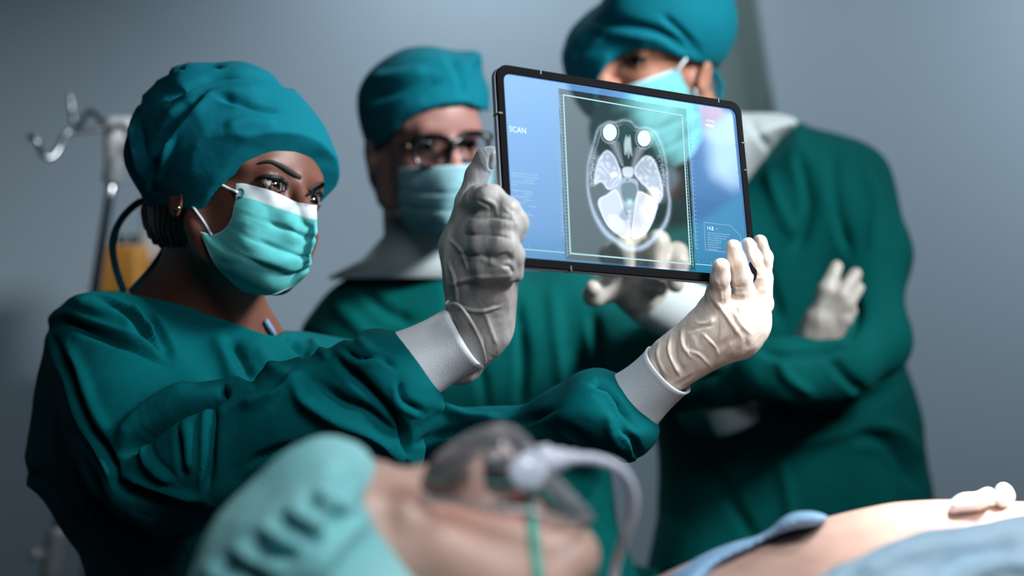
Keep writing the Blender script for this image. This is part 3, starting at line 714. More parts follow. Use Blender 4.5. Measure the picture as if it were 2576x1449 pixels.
# mask
G = [[(594, 462, 1.56), (625, 466, 1.55), (680, 480, 1.538), (735, 505, 1.532), (775, 514, 1.54), (798, 516, 1.555), (792, 520, 1.60)],
     [(590, 512, 1.556), (628, 522, 1.542), (690, 545, 1.522), (740, 562, 1.512), (776, 574, 1.52), (796, 574, 1.545), (786, 575, 1.60)],
     [(578, 560, 1.553), (620, 582, 1.54), (690, 612, 1.515), (735, 628, 1.505), (765, 636, 1.515), (785, 630, 1.545), (775, 625, 1.60)],
     [(540, 590, 1.556), (600, 640, 1.535), (660, 668, 1.515), (712, 686, 1.512), (750, 684, 1.522), (778, 668, 1.55), (765, 660, 1.60)],
     [(504, 583, 1.572), (535, 652, 1.562), (578, 702, 1.55), (625, 735, 1.55), (688, 740, 1.55), (746, 716, 1.56), (745, 695, 1.60)]]
for r_ in G:
    for i_, q_ in enumerate(r_[:6]):
        h_ = hit(bvw, q_[0], q_[1], 0, 9.)
        if h_[1] < 3: r_[i_] = (q_[0], q_[1], min(q_[2]+.03, h_[1]-(.004 if i_ < 2 else .009)) if i_ < 5 else min(q_[2], h_[1]-.005))
def mdisp(u, v):
    d = np.zeros_like(u)
    for c in (.34, .55, .76):
        s_ = (v-c)/.028; fade = np.clip(u*6, .2, 1); d += -.0028*np.exp(-(s_+.3*np.sin(u*5))**2)*fade+.0022*np.clip((v-c)*12, 0, 1)*np.exp(-np.clip(v-c, 0, 1)*9)*fade
    d += .0009*np.sin(u*17+v*9)*np.sin(v*21+u*5)+.001*np.sin(u*7-v*13)
    d += -.0018*np.exp(-(((v-.62)-(.05+.55*(.75-u)))/.03)**2)*(u > .25)*(u < .85)
    return d
def mcol(white, teal, band=.17):
    def f(u, v):
        b = np.clip((band-v)*60, 0, 1)[:, None]; c = lin(teal)*(1-b)+lin(white)*b
        e_ = (np.clip((v-.975)*80, 0, 1)+np.clip((.018-u)*80, 0, 1))[:, None].clip(0, 1); return c*(1-e_)+lin(white)*e_
    return f
fm = patch('face_mask', G, 14, 22, m_maskc, wom, mdisp, mcol((205, 218, 226), (92, 190, 192)), .0012, over=bvw)
ms = lambda a, px, py, dx=0: np.array(a)
bvm = bvh_of(fm)
def straight(name, a, b, rr, m, parent, bow=.0):
    a = np.array(a); b = np.array(b); p = [a+(b-a)*i/10+np.array([0, -bow, 0])*math.sin(math.pi*i/10) for i in range(11)]; return tube(name, p, rr, m, parent, 8)
bvx = bvh_of(bw, fm)
for ln_ in ([(520, 440), (540, 454), (570, 472), (600, 486)], [(478, 508), (486, 520), (508, 553), (528, 583), (534, 592)]):
    tube('mask_loop', [hit(bvx, x, y, .0022, 1.56) for x, y in crom(ln_, 4, False)], .0016, m_loop, wom, 8)
a0 = hit(bvm, 607, 487, .0016, 1.555)
arc = [hit(bvm, 607+9*math.cos(t_), 487+11*math.sin(t_), .0014, 1.555) for t_ in np.linspace(-2.2, 2.2, 12)]
tube('printed_mark', arc, .0010, mat('print_teal', (30, 140, 140), .8), wom, 6)
# cap ties
def ribbon(name, pts, wd, m, parent, n=8):
    p = crom(pts, n, False); w3 = [P(*q) for q in p]; return strip(name, w3, wd, m, parent, .0012)
ribbon('cap_tie', [(385, 500, 1.70), (345, 512, 1.71), (303, 555, 1.72), (284, 610, 1.72), (290, 670, 1.72), (312, 735, 1.72)], .0085, m_cap, wom)
ribbon('cap_tie', [(440, 545, 1.66), (425, 610, 1.67), (385, 675, 1.69), (330, 737, 1.71)], .0105, m_cap, wom)
# gown
v = Vol((-.59, 1.28, .98), (.20, 1.92, 1.395), .0033)
v.puff([(150, 640), (300, 660), (480, 700), (700, 760), (760, 822), (840, 845), (930, 900), (1000, 1000), (1080, 1300), (1120, 1800), (240, 1800), (215, 1449), (150, 1330), (68, 1188), (74, 1080), (82, 980), (100, 900), (118, 830), (132, 740)], 1.70, .155, .12, .01, smooth=3)
v.chain([(270, 860, 1.62, 135), (330, 1030, 1.55, 150), (420, 1170, 1.50, 150)], .04)                       # near upper arm
v.chain([(390, 1170, 1.50, 160), (560, 1130, 1.46, 150), (760, 1060, 1.42, 130), (930, 1010, 1.40, 128), (1000, 950, 1.385, 105)], .04)   # near forearm
v.chain([(820, 900, 1.70, 70), (1000, 1080, 1.66, 85), (1250, 1110, 1.60, 70), (1440, 1070, 1.54, 85), (1560, 1040, 1.52, 92)], .035)       # far arm
v.chain([(1000, 1080, 1.40, 55), (1030, 1150, 1.41, 28)], .03)
v.puff([(845, 905), (868, 855), (920, 832), (962, 838), (1010, 890), (1060, 950), (1100, 1010), (1082, 1050), (1050, 1100), (1040, 1180), (990, 1150), (930, 1060), (870, 960)], 1.392, .055, .05, .02)
v.puff([(1395, 1010), (1450, 945), (1510, 930), (1545, 960), (1600, 1035), (1648, 1075), (1636, 1120), (1580, 1163), (1500, 1130), (1420, 1100), (1380, 1050)], 1.515, .062, .035, .02)
def cut(v, poly, D0, D1):
    poly = np.array(poly, float); xs = np.arange(poly[:, 0].min()-60, poly[:, 0].max()+60, 6.); ys = np.arange(poly[:, 1].min()-60, poly[:, 1].max()+60, 6.)
    G_ = polydist(poly, xs, ys); sl, X_, Y_, Z_ = v.blk(v.lo, v.lo+v.n*v.h)
    ix = (CX+F*X_/Y_-xs[0])/6; iy = (CY-F*(Z_-CH)/Y_-ys[0])/6; ix, iy = np.broadcast_arrays(ix, iy)
    i = np.clip(ix, 0, len(xs)-1.01); j = np.clip(iy, 0, len(ys)-1.01); i0 = i.astype(int); j0 = j.astype(int); fx = i-i0; fy = j-j0
    d = ((G_[i0, j0]*(1-fx)+G_[i0+1, j0]*fx)*(1-fy)+(G_[i0, j0+1]*(1-fx)+G_[i0+1, j0+1]*fx)*fy)*Y_/F
    d = np.minimum(d, np.minimum(Y_-D0, D1-Y_)); v.f = np.maximum(v.f, d.astype(np.float32))
neck = [(-200, 300), (-200, 900), (60, 860), (132, 790), (178, 752), (232, 735), (300, 733), (360, 744), (420, 757), (480, 773), (540, 797), (600, 818), (660, 840), (692, 847), (715, 833), (760, 836), (900, 860), (900, 300)]
cut(v, neck, 1.3, 2.0)
v.chain([(500, 700, 1.655, 96), (500, 840, 1.675, 118)], .0, op='sub')
gs = [([(117, 824), (165, 800), (221, 820), (319, 855), (448, 907)], 14, -.006, -.006), ([(241, 746), (298, 767), (340, 800), (381, 845), (433, 891)], 10, -.005, -.005), ([(371, 777), (402, 824), (420, 860), (438, 891)], 11, -.007, -.003),
      ([(180, 760), (240, 775), (300, 800), (350, 840)], 18, .006, 0), ([(330, 765), (360, 800), (390, 850)], 10, .005, 0),
      ([(128, 850), (169, 938), (205, 1041), (246, 1114), (272, 1165), (285, 1220)], 12, -.007, .007), ([(160, 860), (200, 940), (235, 1030), (280, 1110)], 16, .005, 0),
      ([(303, 1145), (360, 1093), (443, 1036), (526, 1003), (556, 990)], 15, -.012, -.008), ([(290, 1120), (345, 1060), (430, 1005), (500, 975)], 18, .008, 0), ([(555, 972), (566, 990), (562, 1003)], 9, -.010, 0),
      ([(531, 1015), (526, 1114), (515, 1238)], 12, -.005, .006), ([(448, 1083), (450, 1130), (458, 1196)], 10, -.005, .003), ([(470, 1060), (475, 1120), (480, 1190)], 12, .004, 0),
      ([(298, 1210), (400, 1245), (505, 1272)], 16, -.006, -.008), ([(745, 960), (760, 1005), (840, 1055), (929, 1090), (981, 1120), (1017, 1180)], 17, .008, 0), ([(790, 965), (860, 1010), (920, 1035), (970, 1085), (1010, 1150)], 16, -.009, .002),
      ([(841, 907), (890, 950), (929, 990), (975, 1040), (1010, 1100), (1020, 1160)], 14, -.013, .005), ([(860, 880), (900, 905), (950, 900), (990, 930)], 10, -.004, .003), ([(900, 850), (930, 880), (980, 910)], 10, .004, 0), ([(1000, 960), (1010, 1010), (1060, 1040)], 10, -.004, .004),
      ([(572, 860), (600, 905), (629, 960)], 18, -.007, .003), ([(540, 840), (570, 900), (590, 960)], 20, .004, 0), ([(722, 850), (745, 880), (774, 900)], 12, -.006, .003), ([(780, 850), (800, 880), (830, 900)], 10, .004, 0),
      ([(640, 870), (690, 930), (740, 950)], 16, .004, 0), ([(1100, 1020), (1180, 1050), (1260, 1050)], 12, .005, 0), ([(1060, 1120), (1160, 1080), (1260, 1075), (1400, 1035)], 12, -.006, .004), ([(1120, 1100), (1180, 1095), (1240, 1110)], 9, -.004, .003),
      ([(1410, 1075), (1450, 1100), (1500, 1150), (1560, 1180)], 12, -.006, .003), ([(1490, 970), (1530, 990), (1560, 1040)], 8, -.004, .004), ([(1500, 950), (1545, 1010), (1590, 1070)], 7, -.004, .003), ([(1560, 1080), (1590, 1110), (1600, 1150)], 9, -.004, .004), ([(1530, 1040), (1540, 1090), (1580, 1140)], 10, .004, 0),
      ([(200, 1160), (260, 1300), (400, 1380)], 16, -.004, .005), ([(360, 1100), (380, 1160), (440, 1210)], 14, .003, .003), ([(600, 1020), (700, 980), (760, 930)], 14, .004, .002), ([(620, 1180), (720, 1140), (850, 1150)], 14, -.003, .003),
      ([(360, 752), (480, 783), (600, 828), (700, 858)], 5, -.0016, .0), ([(60, 1190), (120, 1230), (200, 1300)], 14, .003, .003)]
gs = [(a, w_, e_*1.35, o_*1.35) for a, w_, e_, o_ in gs]
vobj('gown', v, m_gown, wom, 3, gs, lambda V: .0028*wave(V, 28, 5)+.0010*wave(V, 80, 6, aniso=(1, .6, 1.4)))
# neckline binding
tube('undershirt_collar', [P(668, 806, 1.652), P(676, 820, 1.655), P(684, 832, 1.66), P(690, 846, 1.67)], .0035, m_inner, wom)
# cuffs: ribbed tubes
def cuff(a, b, ra, rb, m, parent, flat=.8, axA=None, rim=True):
    a = np.array(a); b = np.array(b); ax = unit(b-a); n = 12; R = []
    for i in range(n+1):
        t = i/n; c = a+(b-a)*t; axx = unit(ax*(1)+(0 if axA is None else np.array(axA)*(1-t))); r = ra+(rb-ra)*t
        if rim: r = r*(1+.035*math.exp(-((t-1)/.05)**2))-.003*math.sin(math.pi*t)
        R.append((c, axx, (0, 1, 0), r*flat, r))
    return loft('cuff', R, m, parent, 64, .0022, wob=lambda t, th: .018*math.sin(3*th+2*t)+.012*math.sin(5*th-4*t))
cuff(P(1015, 935, 1.385), P(1172, 845, 1.375), .0395, .0322, m_cuff, wom, .82)
cuff(P(1575, 1025, 1.515), P(1682, 930, 1.485), .0375, .0300, m_cuff, wom, .82)

# ---- hands in latex gloves
def glove(name, vol, m, parent, strokes, seed, amp=.0007):
    def dsp(V):
        a = wave(V, 120, seed, 4); b = wave(V, 260, seed+1, 4, (1, 1, .6))
        return amp*(1-2*np.abs(a))*.9+amp*.5*b
    return vobj(name, vol, m, parent, 1, strokes, dsp)
# hand at the left edge of the tablet
v = Vol((-.085, 1.28, 1.28), (.035, 1.44, 1.525), .0014)
K = .006
v.chain([(1155, 905, 1.39, 64), (1208, 815, 1.378, 74), (1213, 740, 1.365, 76), (1212, 690, 1.36, 80)], .02, n=(0, 1, 0), fl=1.15)
v.chain([(1178, 690, 1.375, 55), (1170, 620, 1.375, 54), (1185, 560, 1.37, 50)], .02)
v.chain([(1230, 700, 1.345, 58), (1235, 620, 1.345, 60), (1232, 570, 1.345, 52)], .02)
v.chain([(1168, 560, 1.38, 36), (1175, 510, 1.382, 28), (1200, 440, 1.382, 26), (1222, 400, 1.378, 25), (1234, 388, 1.375, 20)], K)      # straight index finger
v.chain([(1180, 545, 1.365, 36), (1205, 505, 1.35, 37), (1235, 502, 1.325, 35), (1276, 528, 1.318, 29), (1303, 556, 1.322, 24), (1309, 566, 1.322, 21)], K)  # thumb arched over the edge
v.chain([(1175, 590, 1.365, 34), (1220, 572, 1.325, 34), (1275, 570, 1.312, 30), (1298, 592, 1.325, 22)], K)                       # curled fingers
v.chain([(1180, 640, 1.36, 36), (1220, 620, 1.322, 36), (1270, 618, 1.308, 34), (1290, 640, 1.315, 27), (1298, 690, 1.33, 20)], K)
v.chain([(1190, 700, 1.355, 38), (1225, 672, 1.322, 34), (1262, 668, 1.312, 28), (1276, 690, 1.32, 22)], K)
sL = [([(1180, 548), (1240, 545), (1300, 556)], 4, -.0022, 0), ([(1165, 592), (1230, 592), (1290, 600)], 4, -.0018, .0006), ([(1150, 640), (1220, 648), (1255, 652)], 5, -.0012, .0006), ([(1255, 645), (1275, 640), (1285, 655)], 4, -.002, 0), ([(1262, 668), (1284, 672), (1290, 690)], 4, -.002, 0),
      ([(1135, 720), (1200, 700), (1280, 698)], 5, .0014, -.0014), ([(1140, 765), (1200, 780), (1260, 770)], 4, .0012, .0008), ([(1215, 775), (1235, 830), (1250, 870)], 4, .0012, 0), ([(1180, 800), (1210, 850), (1215, 890)], 4, .001, .0008),
      ([(1200, 505), (1230, 520), (1228, 545)], 4, -.0014, .0008), ([(1215, 500), (1245, 515), (1250, 545)], 4, .0013, 0), ([(1240, 440), (1225, 470)], 4, .0009, 0), ([(1232, 385), (1228, 420), (1240, 430)], 4, -.001, .0008), ([(1265, 520), (1290, 545), (1300, 575)], 4, .0011, 0),
      ([(1200, 640), (1225, 660), (1250, 665)], 6, .0012, 0), ([(1130, 660), (1150, 720), (1150, 770)], 5, .001, .0008), ([(1235, 640), (1240, 665)], 6, .0014, 0), ([(1130, 600), (1160, 630), (1180, 680)], 5, .0009, .0006)]
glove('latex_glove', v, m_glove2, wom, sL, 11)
tube('glove_rim', crom([P(1128, 757, 1.335), P(1122, 768, 1.33), P(1150, 765, 1.318), P(1180, 800, 1.31), P(1205, 850, 1.32), P(1218, 890, 1.34), P(1220, 915, 1.37)], 6, False), .0013, m_glove2, wom, 8)
# hand at the right edge of the tablet
v = Vol((.12, 1.36, 1.26), (.285, 1.56, 1.45), .0014)
v.chain([(1650, 960, 1.495, 54), (1700, 908, 1.485, 58), (1760, 868, 1.478, 60), (1820, 835, 1.475, 70)], .02, n=(0, 1, 0), fl=1.1)
v.chain([(1800, 830, 1.47, 62), (1850, 815, 1.468, 72), (1868, 800, 1.468, 66)], .02, n=(0, 1, 0), fl=1.2)
v.chain([(1750, 850, 1.475, 50), (1790, 780, 1.462, 34), (1808, 735, 1.448, 28), (1812, 700, 1.436, 24), (1814, 670, 1.430, 21)], .004)
v.chain([(1830, 810, 1.46, 42), (1880, 765, 1.460, 29), (1866, 700, 1.450, 25), (1852, 650, 1.442, 23), (1845, 622, 1.440, 20)], .004)
v.chain([(1870, 800, 1.48, 38), (1918, 765, 1.492, 26), (1912, 700, 1.488, 24), (1893, 650, 1.480, 23), (1882, 618, 1.478, 20)], .004)
v.chain([(1885, 800, 1.49, 34), (1920, 770, 1.51, 22), (1924, 700, 1.518, 19), (1924, 650, 1.515, 19), (1912, 606, 1.51, 16)], .004)
v.chain([(1760, 850, 1.49, 36), (1800, 780, 1.52, 26), (1800, 710, 1.515, 22)], .01)                                                  # thumb behind the tablet
sR = [([(1660, 860), (1655, 900), (1680, 950)], 4, .0016, 0), ([(1690, 840), (1685, 890), (1715, 950)], 4, .0018, .0006), ([(1715, 825), (1718, 870), (1745, 905)], 5, .0018, 0), ([(1700, 850), (1702, 900), (1725, 940)], 5, -.0016, 0), ([(1730, 835), (1760, 825), (1790, 820)], 5, -.0014, .001), ([(1745, 810), (1780, 815), (1800, 800)], 4, .0014, 0),
      ([(1790, 750), (1820, 790), (1860, 850)], 6, .0012, -.0012), ([(1770, 840), (1800, 870), (1810, 895)], 4, .0012, .0008), ([(1730, 880), (1760, 890), (1790, 920)], 5, .0010, .0008), ([(1843, 710), (1850, 720), (1870, 722)], 4, -.0014, .0008), ([(1845, 735), (1865, 740), (1875, 735)], 4, .0012, 0), ([(1895, 735), (1915, 728), (1930, 735)], 4, .0014, 0), ([(1895, 760), (1920, 770), (1935, 765)], 4, -.0016, .0008), ([(1890, 690), (1910, 700), (1925, 690)], 4, .0012, 0),
      ([(1800, 700), (1812, 730), (1815, 760)], 4, .0010, 0), ([(1845, 640), (1850, 690), (1860, 760)], 4, .0009, 0), ([(1845, 780), (1870, 820), (1895, 840)], 5, .0012, .0006), ([(1850, 775), (1856, 790)], 6, -.0015, 0), ([(1880, 625), (1895, 660), (1908, 690)], 4, .0010, 0), ([(1640, 900), (1660, 940), (1680, 985)], 4, -.0012, .0008)]
glove('latex_glove', v, m_glove, wom, sR, 21)
lower_body(wom, P(560, 0, 1.70)[0], 1.72, .99, .42, .215, .15, m_gown)

# ================================================================= man with glasses
m2 = thing('person', 'man in black-framed glasses, teal cap and face mask standing behind the tablet', 'person', (P(1230, 0, 2.25)[0], 2.25, 0))
f2 = Frame(P(1067, 374, 2.12), (.45, -.88, -.08), (.0, -.08, 1), 1.05)
v = Vol((-.30, 1.95, 1.34), (.10, 2.36, 1.74), .0034)
head_prims(v, f2); v.cone(f2(0, -.02, -.04), P(1070, 700, 2.2), .056, .062, .02); v.cone(P(960, 760, 2.22), P(1200, 760, 2.22), .05, .05, .04)
b2 = vobj('body', v, m_skin, m2, 1, colors=skin_cols((150, 108, 100), (62, 40, 38), f2))
bv2 = bvh_of(b2)
for q in (-1, 1): eyeball(f2, q, (.5, -.8, -.25), m2, white=(120, 118, 120))
def cap_man(fr, poly, D0, T, face, strokes, parent, lo, hi, seed):
    v = Vol(lo, hi, .0036); v.puff(poly, D0, T, .11, .01); v.ell(fr(0, -.002, .052), np.array((.086, .110, .092))*fr.s, fr.R, .02)
    cut(v, face, 1.5, D0+.04)
    v.ell(fr(0, -.010, .047), np.array((.0765, .0965, .084))*fr.s, fr.R, .002, 'sub')
    vobj('surgical_cap', v, m_cap, parent, 2, strokes, lambda V: .0016*wave(V, 50, seed))
cap_man(f2, [(960, 430), (939, 390), (912, 299), (903, 236), (933, 183), (987, 154), (1024, 137), (1078, 145), (1140, 133), (1181, 127), (1206, 131), (1214, 150), (1214, 190), (1228, 225), (1222, 270), (1216, 320), (1150, 350), (1050, 380)], 2.13, .11,
        [(880, 470), (935, 420), (940, 392), (974, 348), (1016, 307), (1065, 278), (1115, 263), (1173, 261), (1216, 276), (1300, 300), (1300, 700), (880, 700)],
        [([(930, 200), (1000, 190), (1080, 175)], 14, .007, 0), ([(920, 260), (980, 240), (1060, 215), (1120, 205)], 16, -.007, .004), ([(1120, 145), (1150, 190), (1160, 240)], 14, -.005, .004), ([(1200, 150), (1190, 200), (1205, 250)], 10, -.004, .003), ([(960, 330), (1010, 280), (1080, 250)], 14, .004, 0)],
        m2, (-.32, 1.95, 1.50), (.06, 2.34, 1.78), 31)
v = Vol((-.26, 2.0, 1.44), (.0, 2.3, 1.64), .004)
v.chain([(965, 400, 2.13, 30), (958, 450, 2.14, 24), (968, 500, 2.15, 22)], .01); v.ell(f2(0, -.03, .0), (.078, .08, .07), f2.R, .02); v.plane(f2(0, .0, .0), -f2.f, .01)
vobj('hair', v, m_hair, m2)
def gridmask(name, G_, parent, bv, mcolf, off=(.004, .008)):
    G2 = []
    for r_ in G_:
        n_ = []
        for i_, q_ in enumerate(r_):
            h_ = hit(bv, q_[0], q_[1], 0, 9.); n_.append((q_[0], q_[1], min(q_[2], h_[1]-.008) if h_[1] < 3 else q_[2]))
        G2.append(n_)
    def dd(u, v):
        d = .0012*np.sin(u*14+v*8)*np.sin(v*18)
        for c in (.33, .55, .77): d += -.002*np.exp(-((v-c)/.03)**2)+.0015*np.clip((v-c)*12, 0, 1)*np.exp(-np.clip(v-c, 0, 1)*9)
        return d
    return patch(name, G2, 12, 14, m_maskc, parent, dd, mcolf, .0014, over=bv)
gridmask('face_mask', [[(1003, 424, 2.06), (1050, 420, 2.03), (1125, 417, 2.0), (1190, 412, 2.01), (1238, 405, 2.06)],
                       [(1003, 465, 2.06), (1050, 468, 2.02), (1125, 470, 1.985), (1195, 462, 2.0), (1240, 450, 2.06)],
                       [(1004, 510, 2.06), (1052, 515, 2.02), (1125, 520, 1.985), (1195, 510, 2.0), (1238, 495, 2.06)],
                       [(1010, 550, 2.07), (1060, 562, 2.03), (1120, 568, 1.99), (1185, 556, 2.01), (1225, 540, 2.07)],
                       [(1030, 572, 2.09), (1070, 592, 2.05), (1115, 600, 2.02), (1165, 590, 2.04), (1200, 565, 2.09)]], m2, bv2, mcol((172, 196, 206), (124, 170, 180), .05))
straight('mask_loop', P(957, 395, 2.10), P(1006, 428, 2.06), .0018, m_loop, m2, .004)
straight('mask_loop', P(960, 470, 2.12), P(1006, 545, 2.07), .0018, m_loop, m2, .003)
gp = lambda cx_, cy_, rx, ry, D0, tilt=0: [P(cx_+rx*np.sign(math.cos(a))*abs(math.cos(a))**.75, cy_+ry*np.sign(math.sin(a))*abs(math.sin(a))**.75+tilt*math.cos(a), D0+.012*math.cos(a)*.3) for a in np.linspace(0, 2*math.pi, 33)]
gl_ = bpy.data.objects.new('glasses', None); COL.objects.link(gl_); gl_.parent = m2; gl_.matrix_parent_inverse = Matrix.Translation(m2.location).inverted()
for (cx_, cy_, rx, ry, D0) in ((1088, 382, 46, 38, 2.008), (1190, 372, 40, 37, 2.035)):
    pts = gp(cx_, cy_, rx, ry, D0); 
    rim_ = tube('rim', pts, [.0032+.0016*max(0, -math.sin(a)) for a in np.linspace(0, 2*math.pi, 33)], m_frame, gl_, 8, False)
    n_ = len(pts)-1; mesh_obj('lens', [np.mean(pts[:-1], 0)]+pts[:-1], [(0, i+1, (i+1) % n_+1) for i in range(n_)], m_lens, gl_)
tube('bridge', crom([P(1132, 372, 2.008), P(1142, 366, 2.0), (P(1152, 368, 2.02))], 5, False), .0035, m_frame, gl_, 8)
tube('brow_bar', crom([P(1040, 356, 2.02), P(1060, 346, 2.008), P(1110, 346, 2.0), P(1142, 358, 2.0), P(1175, 340, 2.015), P(1215, 338, 2.04), P(1236, 345, 2.06)], 5, False), .0045, m_frame, gl_, 8)
tube('temple_arm', crom([P(1040, 362, 2.02), P(1015, 366, 2.04), P(980, 368, 2.10), P(955, 372, 2.14)], 5, False), .0042, m_frame, gl_, 8)
v = Vol(P(1025, 368, 2.02)-.01, P(1025, 368, 2.02)+.01, .001); v.ell(P(1026, 368, 2.022), (.0055, .003, .0045), None, .001); vobj('glint_stud', v, m_brass, gl_)  # pale gold stud modelled in place of a lamp's reflection on the frame
def neck_collar(parent, rings, m):
    return loft('collar', rings, m, parent, 48, .004, wob=lambda t, th: .02*math.sin(3*th)+.012*math.sin(7*th+3*t))
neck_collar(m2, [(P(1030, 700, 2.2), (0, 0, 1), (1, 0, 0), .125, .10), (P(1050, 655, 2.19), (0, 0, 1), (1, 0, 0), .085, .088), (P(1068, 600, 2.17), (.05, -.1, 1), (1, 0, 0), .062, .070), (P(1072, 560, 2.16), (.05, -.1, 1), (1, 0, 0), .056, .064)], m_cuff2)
v = Vol((-.36, 1.86, .88), (.36, 2.40, 1.46), .0065)
v.puff([(755, 860), (780, 795), (840, 725), (920, 685), (1000, 668), (1110, 648), (1300, 670), (1430, 700), (1520, 770), (1570, 880), (1585, 1000), (1540, 1120), (1552, 1320), (1560, 1560), (760, 1560), (750, 1100)], 2.22, .14, .11, .01)
v.chain([(1440, 760, 2.18, 90), (1600, 900, 2.08, 95), (1760, 860, 1.97, 78), (1740, 800, 1.94, 66)], .04)
f2s = [([(1290, 740), (1310, 900), (1300, 1050)], 14, -.010, .006), ([(1200, 900), (1215, 1050), (1210, 1200)], 14, -.007, .005), ([(1390, 720), (1400, 850), (1420, 1000)], 16, .008, 0), ([(1480, 780), (1500, 900), (1520, 1100)], 16, -.012, .006), ([(1350, 1000), (1380, 1150), (1400, 1300)], 16, -.008, .006),
       ([(900, 720), (960, 780), (1040, 820)], 16, -.008, .004), ([(840, 760), (900, 820), (960, 880)], 18, .006, 0), ([(1110, 660), (1130, 760), (1120, 860)], 14, -.006, .004), ([(1430, 1200), (1500, 1220), (1440, 1300)], 12, -.006, .003)]
vobj('gown', v, m_gown2, m2, 2, f2s, lambda V: .005*wave(V, 22, 41))
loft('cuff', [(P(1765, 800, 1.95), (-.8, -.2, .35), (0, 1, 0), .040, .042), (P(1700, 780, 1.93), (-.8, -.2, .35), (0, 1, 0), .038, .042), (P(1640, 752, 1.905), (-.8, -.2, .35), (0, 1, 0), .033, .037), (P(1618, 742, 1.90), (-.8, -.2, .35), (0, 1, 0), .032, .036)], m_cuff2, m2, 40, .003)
v = Vol((.07, 1.78, 1.30), (.26, 1.98, 1.54), .0028)
v.chain([(1680, 770, 1.92, 50), (1620, 740, 1.90, 58), (1560, 705, 1.88, 55)], .02); v.chain([(1540, 720, 1.87, 40), (1495, 742, 1.85, 27), (1492, 725, 1.835, 20)], .008)
v.chain([(1570, 690, 1.87, 36), (1585, 610, 1.85, 28), (1618, 540, 1.84, 24), (1640, 490, 1.84, 21)], .008)
v.chain([(1560, 690, 1.87, 34), (1535, 640, 1.84, 26), (1570, 620, 1.82, 24), (1578, 665, 1.825, 20)], .008)
v.chain([(1610, 690, 1.87, 38), (1650, 625, 1.85, 30), (1655, 610, 1.83, 28), (1655, 690, 1.82, 24)], .008)
v.chain([(1650, 715, 1.88, 36), (1700, 640, 1.86, 28), (1705, 660, 1.83, 26), (1700, 715, 1.83, 22)], .008)
v.chain([(1640, 720, 1.86, 22), (1660, 725, 1.85, 20)], .008)
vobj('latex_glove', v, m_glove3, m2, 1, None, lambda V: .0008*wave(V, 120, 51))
lower_body(m2, P(1190, 0, 2.24)[0], 2.24, .93, .40, .29, .15, m_gown2)

# ================================================================= man with crossed arms
m3 = thing('person', 'man in teal cap and gown with arms crossed, standing at the right of the group', 'person', (P(1960, 0, 2.35)[0], 2.35, 0))
f3 = Frame(P(1662, 152, 2.15), (-.75, -.62, -.10), (.14, -.30, .93), 1.07)
v = Vol((.06, 1.95, 1.44), (.46, 2.42, 1.84), .0034)
head_prims(v, f3); v.cone(f3(0, -.02, -.04), P(1790, 400, 2.30), .056, .058, .02); v.cone(P(1740, 520, 2.36), P(1840, 540, 2.36), .045, .045, .04)
b3 = vobj('body', v, m_skin, m3, 1, colors=skin_cols((176, 122, 100), (70, 42, 34), f3))
bv3 = bvh_of(b3)
for q in (-1, 1): eyeball(f3, q, (-.6, -.75, -.15), m3, white=(150, 140, 135))
p_ = crom([(1560, 168), (1580, 152), (1606, 146), (1630, 148)], 5, False)
strip('eyebrow', [hit(bv3, x, y, .001, 2.05) for x, y in p_], np.interp(np.arange(len(p_)), [0, 7, len(p_)-1], [.004, .007, .003]), m_brow, m3, .001)
cap_man(f3, [(1412, 150), (1419, 109), (1437, 68), (1475, 31), (1515, 6), (1561, -4), (1605, -6), (1645, 3), (1675, 25), (1717, 53), (1754, 90), (1779, 124), (1786, 155), (1770, 185), (1700, 200), (1600, 230), (1540, 290), (1500, 305), (1460, 275), (1430, 215)], 2.17, .12,
        [(1520, 360), (1512, 300), (1500, 240), (1509, 195), (1524, 168), (1555, 146), (1593, 130), (1639, 126), (1686, 137), (1729, 149), (1776, 163), (1800, 165), (1820, 420), (1520, 420)],
        [([(1500, 60), (1580, 70), (1660, 90), (1740, 140)], 14, -.006, .005), ([(1470, 110), (1540, 90), (1640, 100)], 16, .005, 0), ([(1660, 40), (1710, 80), (1760, 140)], 10, -.006, .003), ([(1440, 150), (1480, 110), (1520, 90)], 14, -.004, .004)],
        m3, (.04, 1.95, 1.60), (.34, 2.42, 1.84), 61)
gridmask('face_mask', [[(1500, 268, 2.08), (1545, 232, 2.04), (1592, 211, 2.02), (1650, 189, 2.03), (1703, 170, 2.07)],
                       [(1480, 320, 2.07), (1540, 285, 2.02), (1600, 262, 2.0), (1670, 240, 2.02), (1728, 220, 2.08)],
                       [(1492, 370, 2.08), (1560, 345, 2.03), (1620, 322, 2.0), (1690, 300, 2.03), (1755, 265, 2.10)],
                       [(1530, 410, 2.10), (1590, 395, 2.05), (1650, 375, 2.02), (1712, 350, 2.06), (1765, 312, 2.13)],
                       [(1585, 435, 2.13), (1640, 438, 2.09), (1690, 422, 2.07), (1738, 392, 2.10), (1766, 350, 2.16)]], m3, bv3, mcol((170, 194, 200), (100, 170, 178), .06))
straight('mask_loop', P(1726, 148, 2.06), P(1704, 176, 2.055), .002, m_loop, m3, .004)
straight('mask_loop', P(1748, 225, 2.07), P(1762, 300, 2.12), .002, m_loop, m3, .006)
ribbon('cap_tie', [(1786, 160, 2.2), (1800, 190, 2.2), (1812, 215, 2.2), (1806, 250, 2.2)], .012, m_cap, m3)
v = Vol((.24, 2.08, 1.50), (.48, 2.42, 1.70), .0045)
v.puff([(1730, 330), (1790, 290), (1870, 283), (1950, 284), (2010, 306), (1965, 352), (1905, 420), (1840, 500), (1740, 480)], 2.25, .09, .05, .01)
vobj('collar', v, m_cuff2, m3, 2, [([(1880, 300), (1910, 350), (1930, 380)], 12, -.004, .003)], lambda V: .002*wave(V, 40, 71))
v = Vol((.10, 1.92, .84), (.74, 2.55, 1.68), .007)
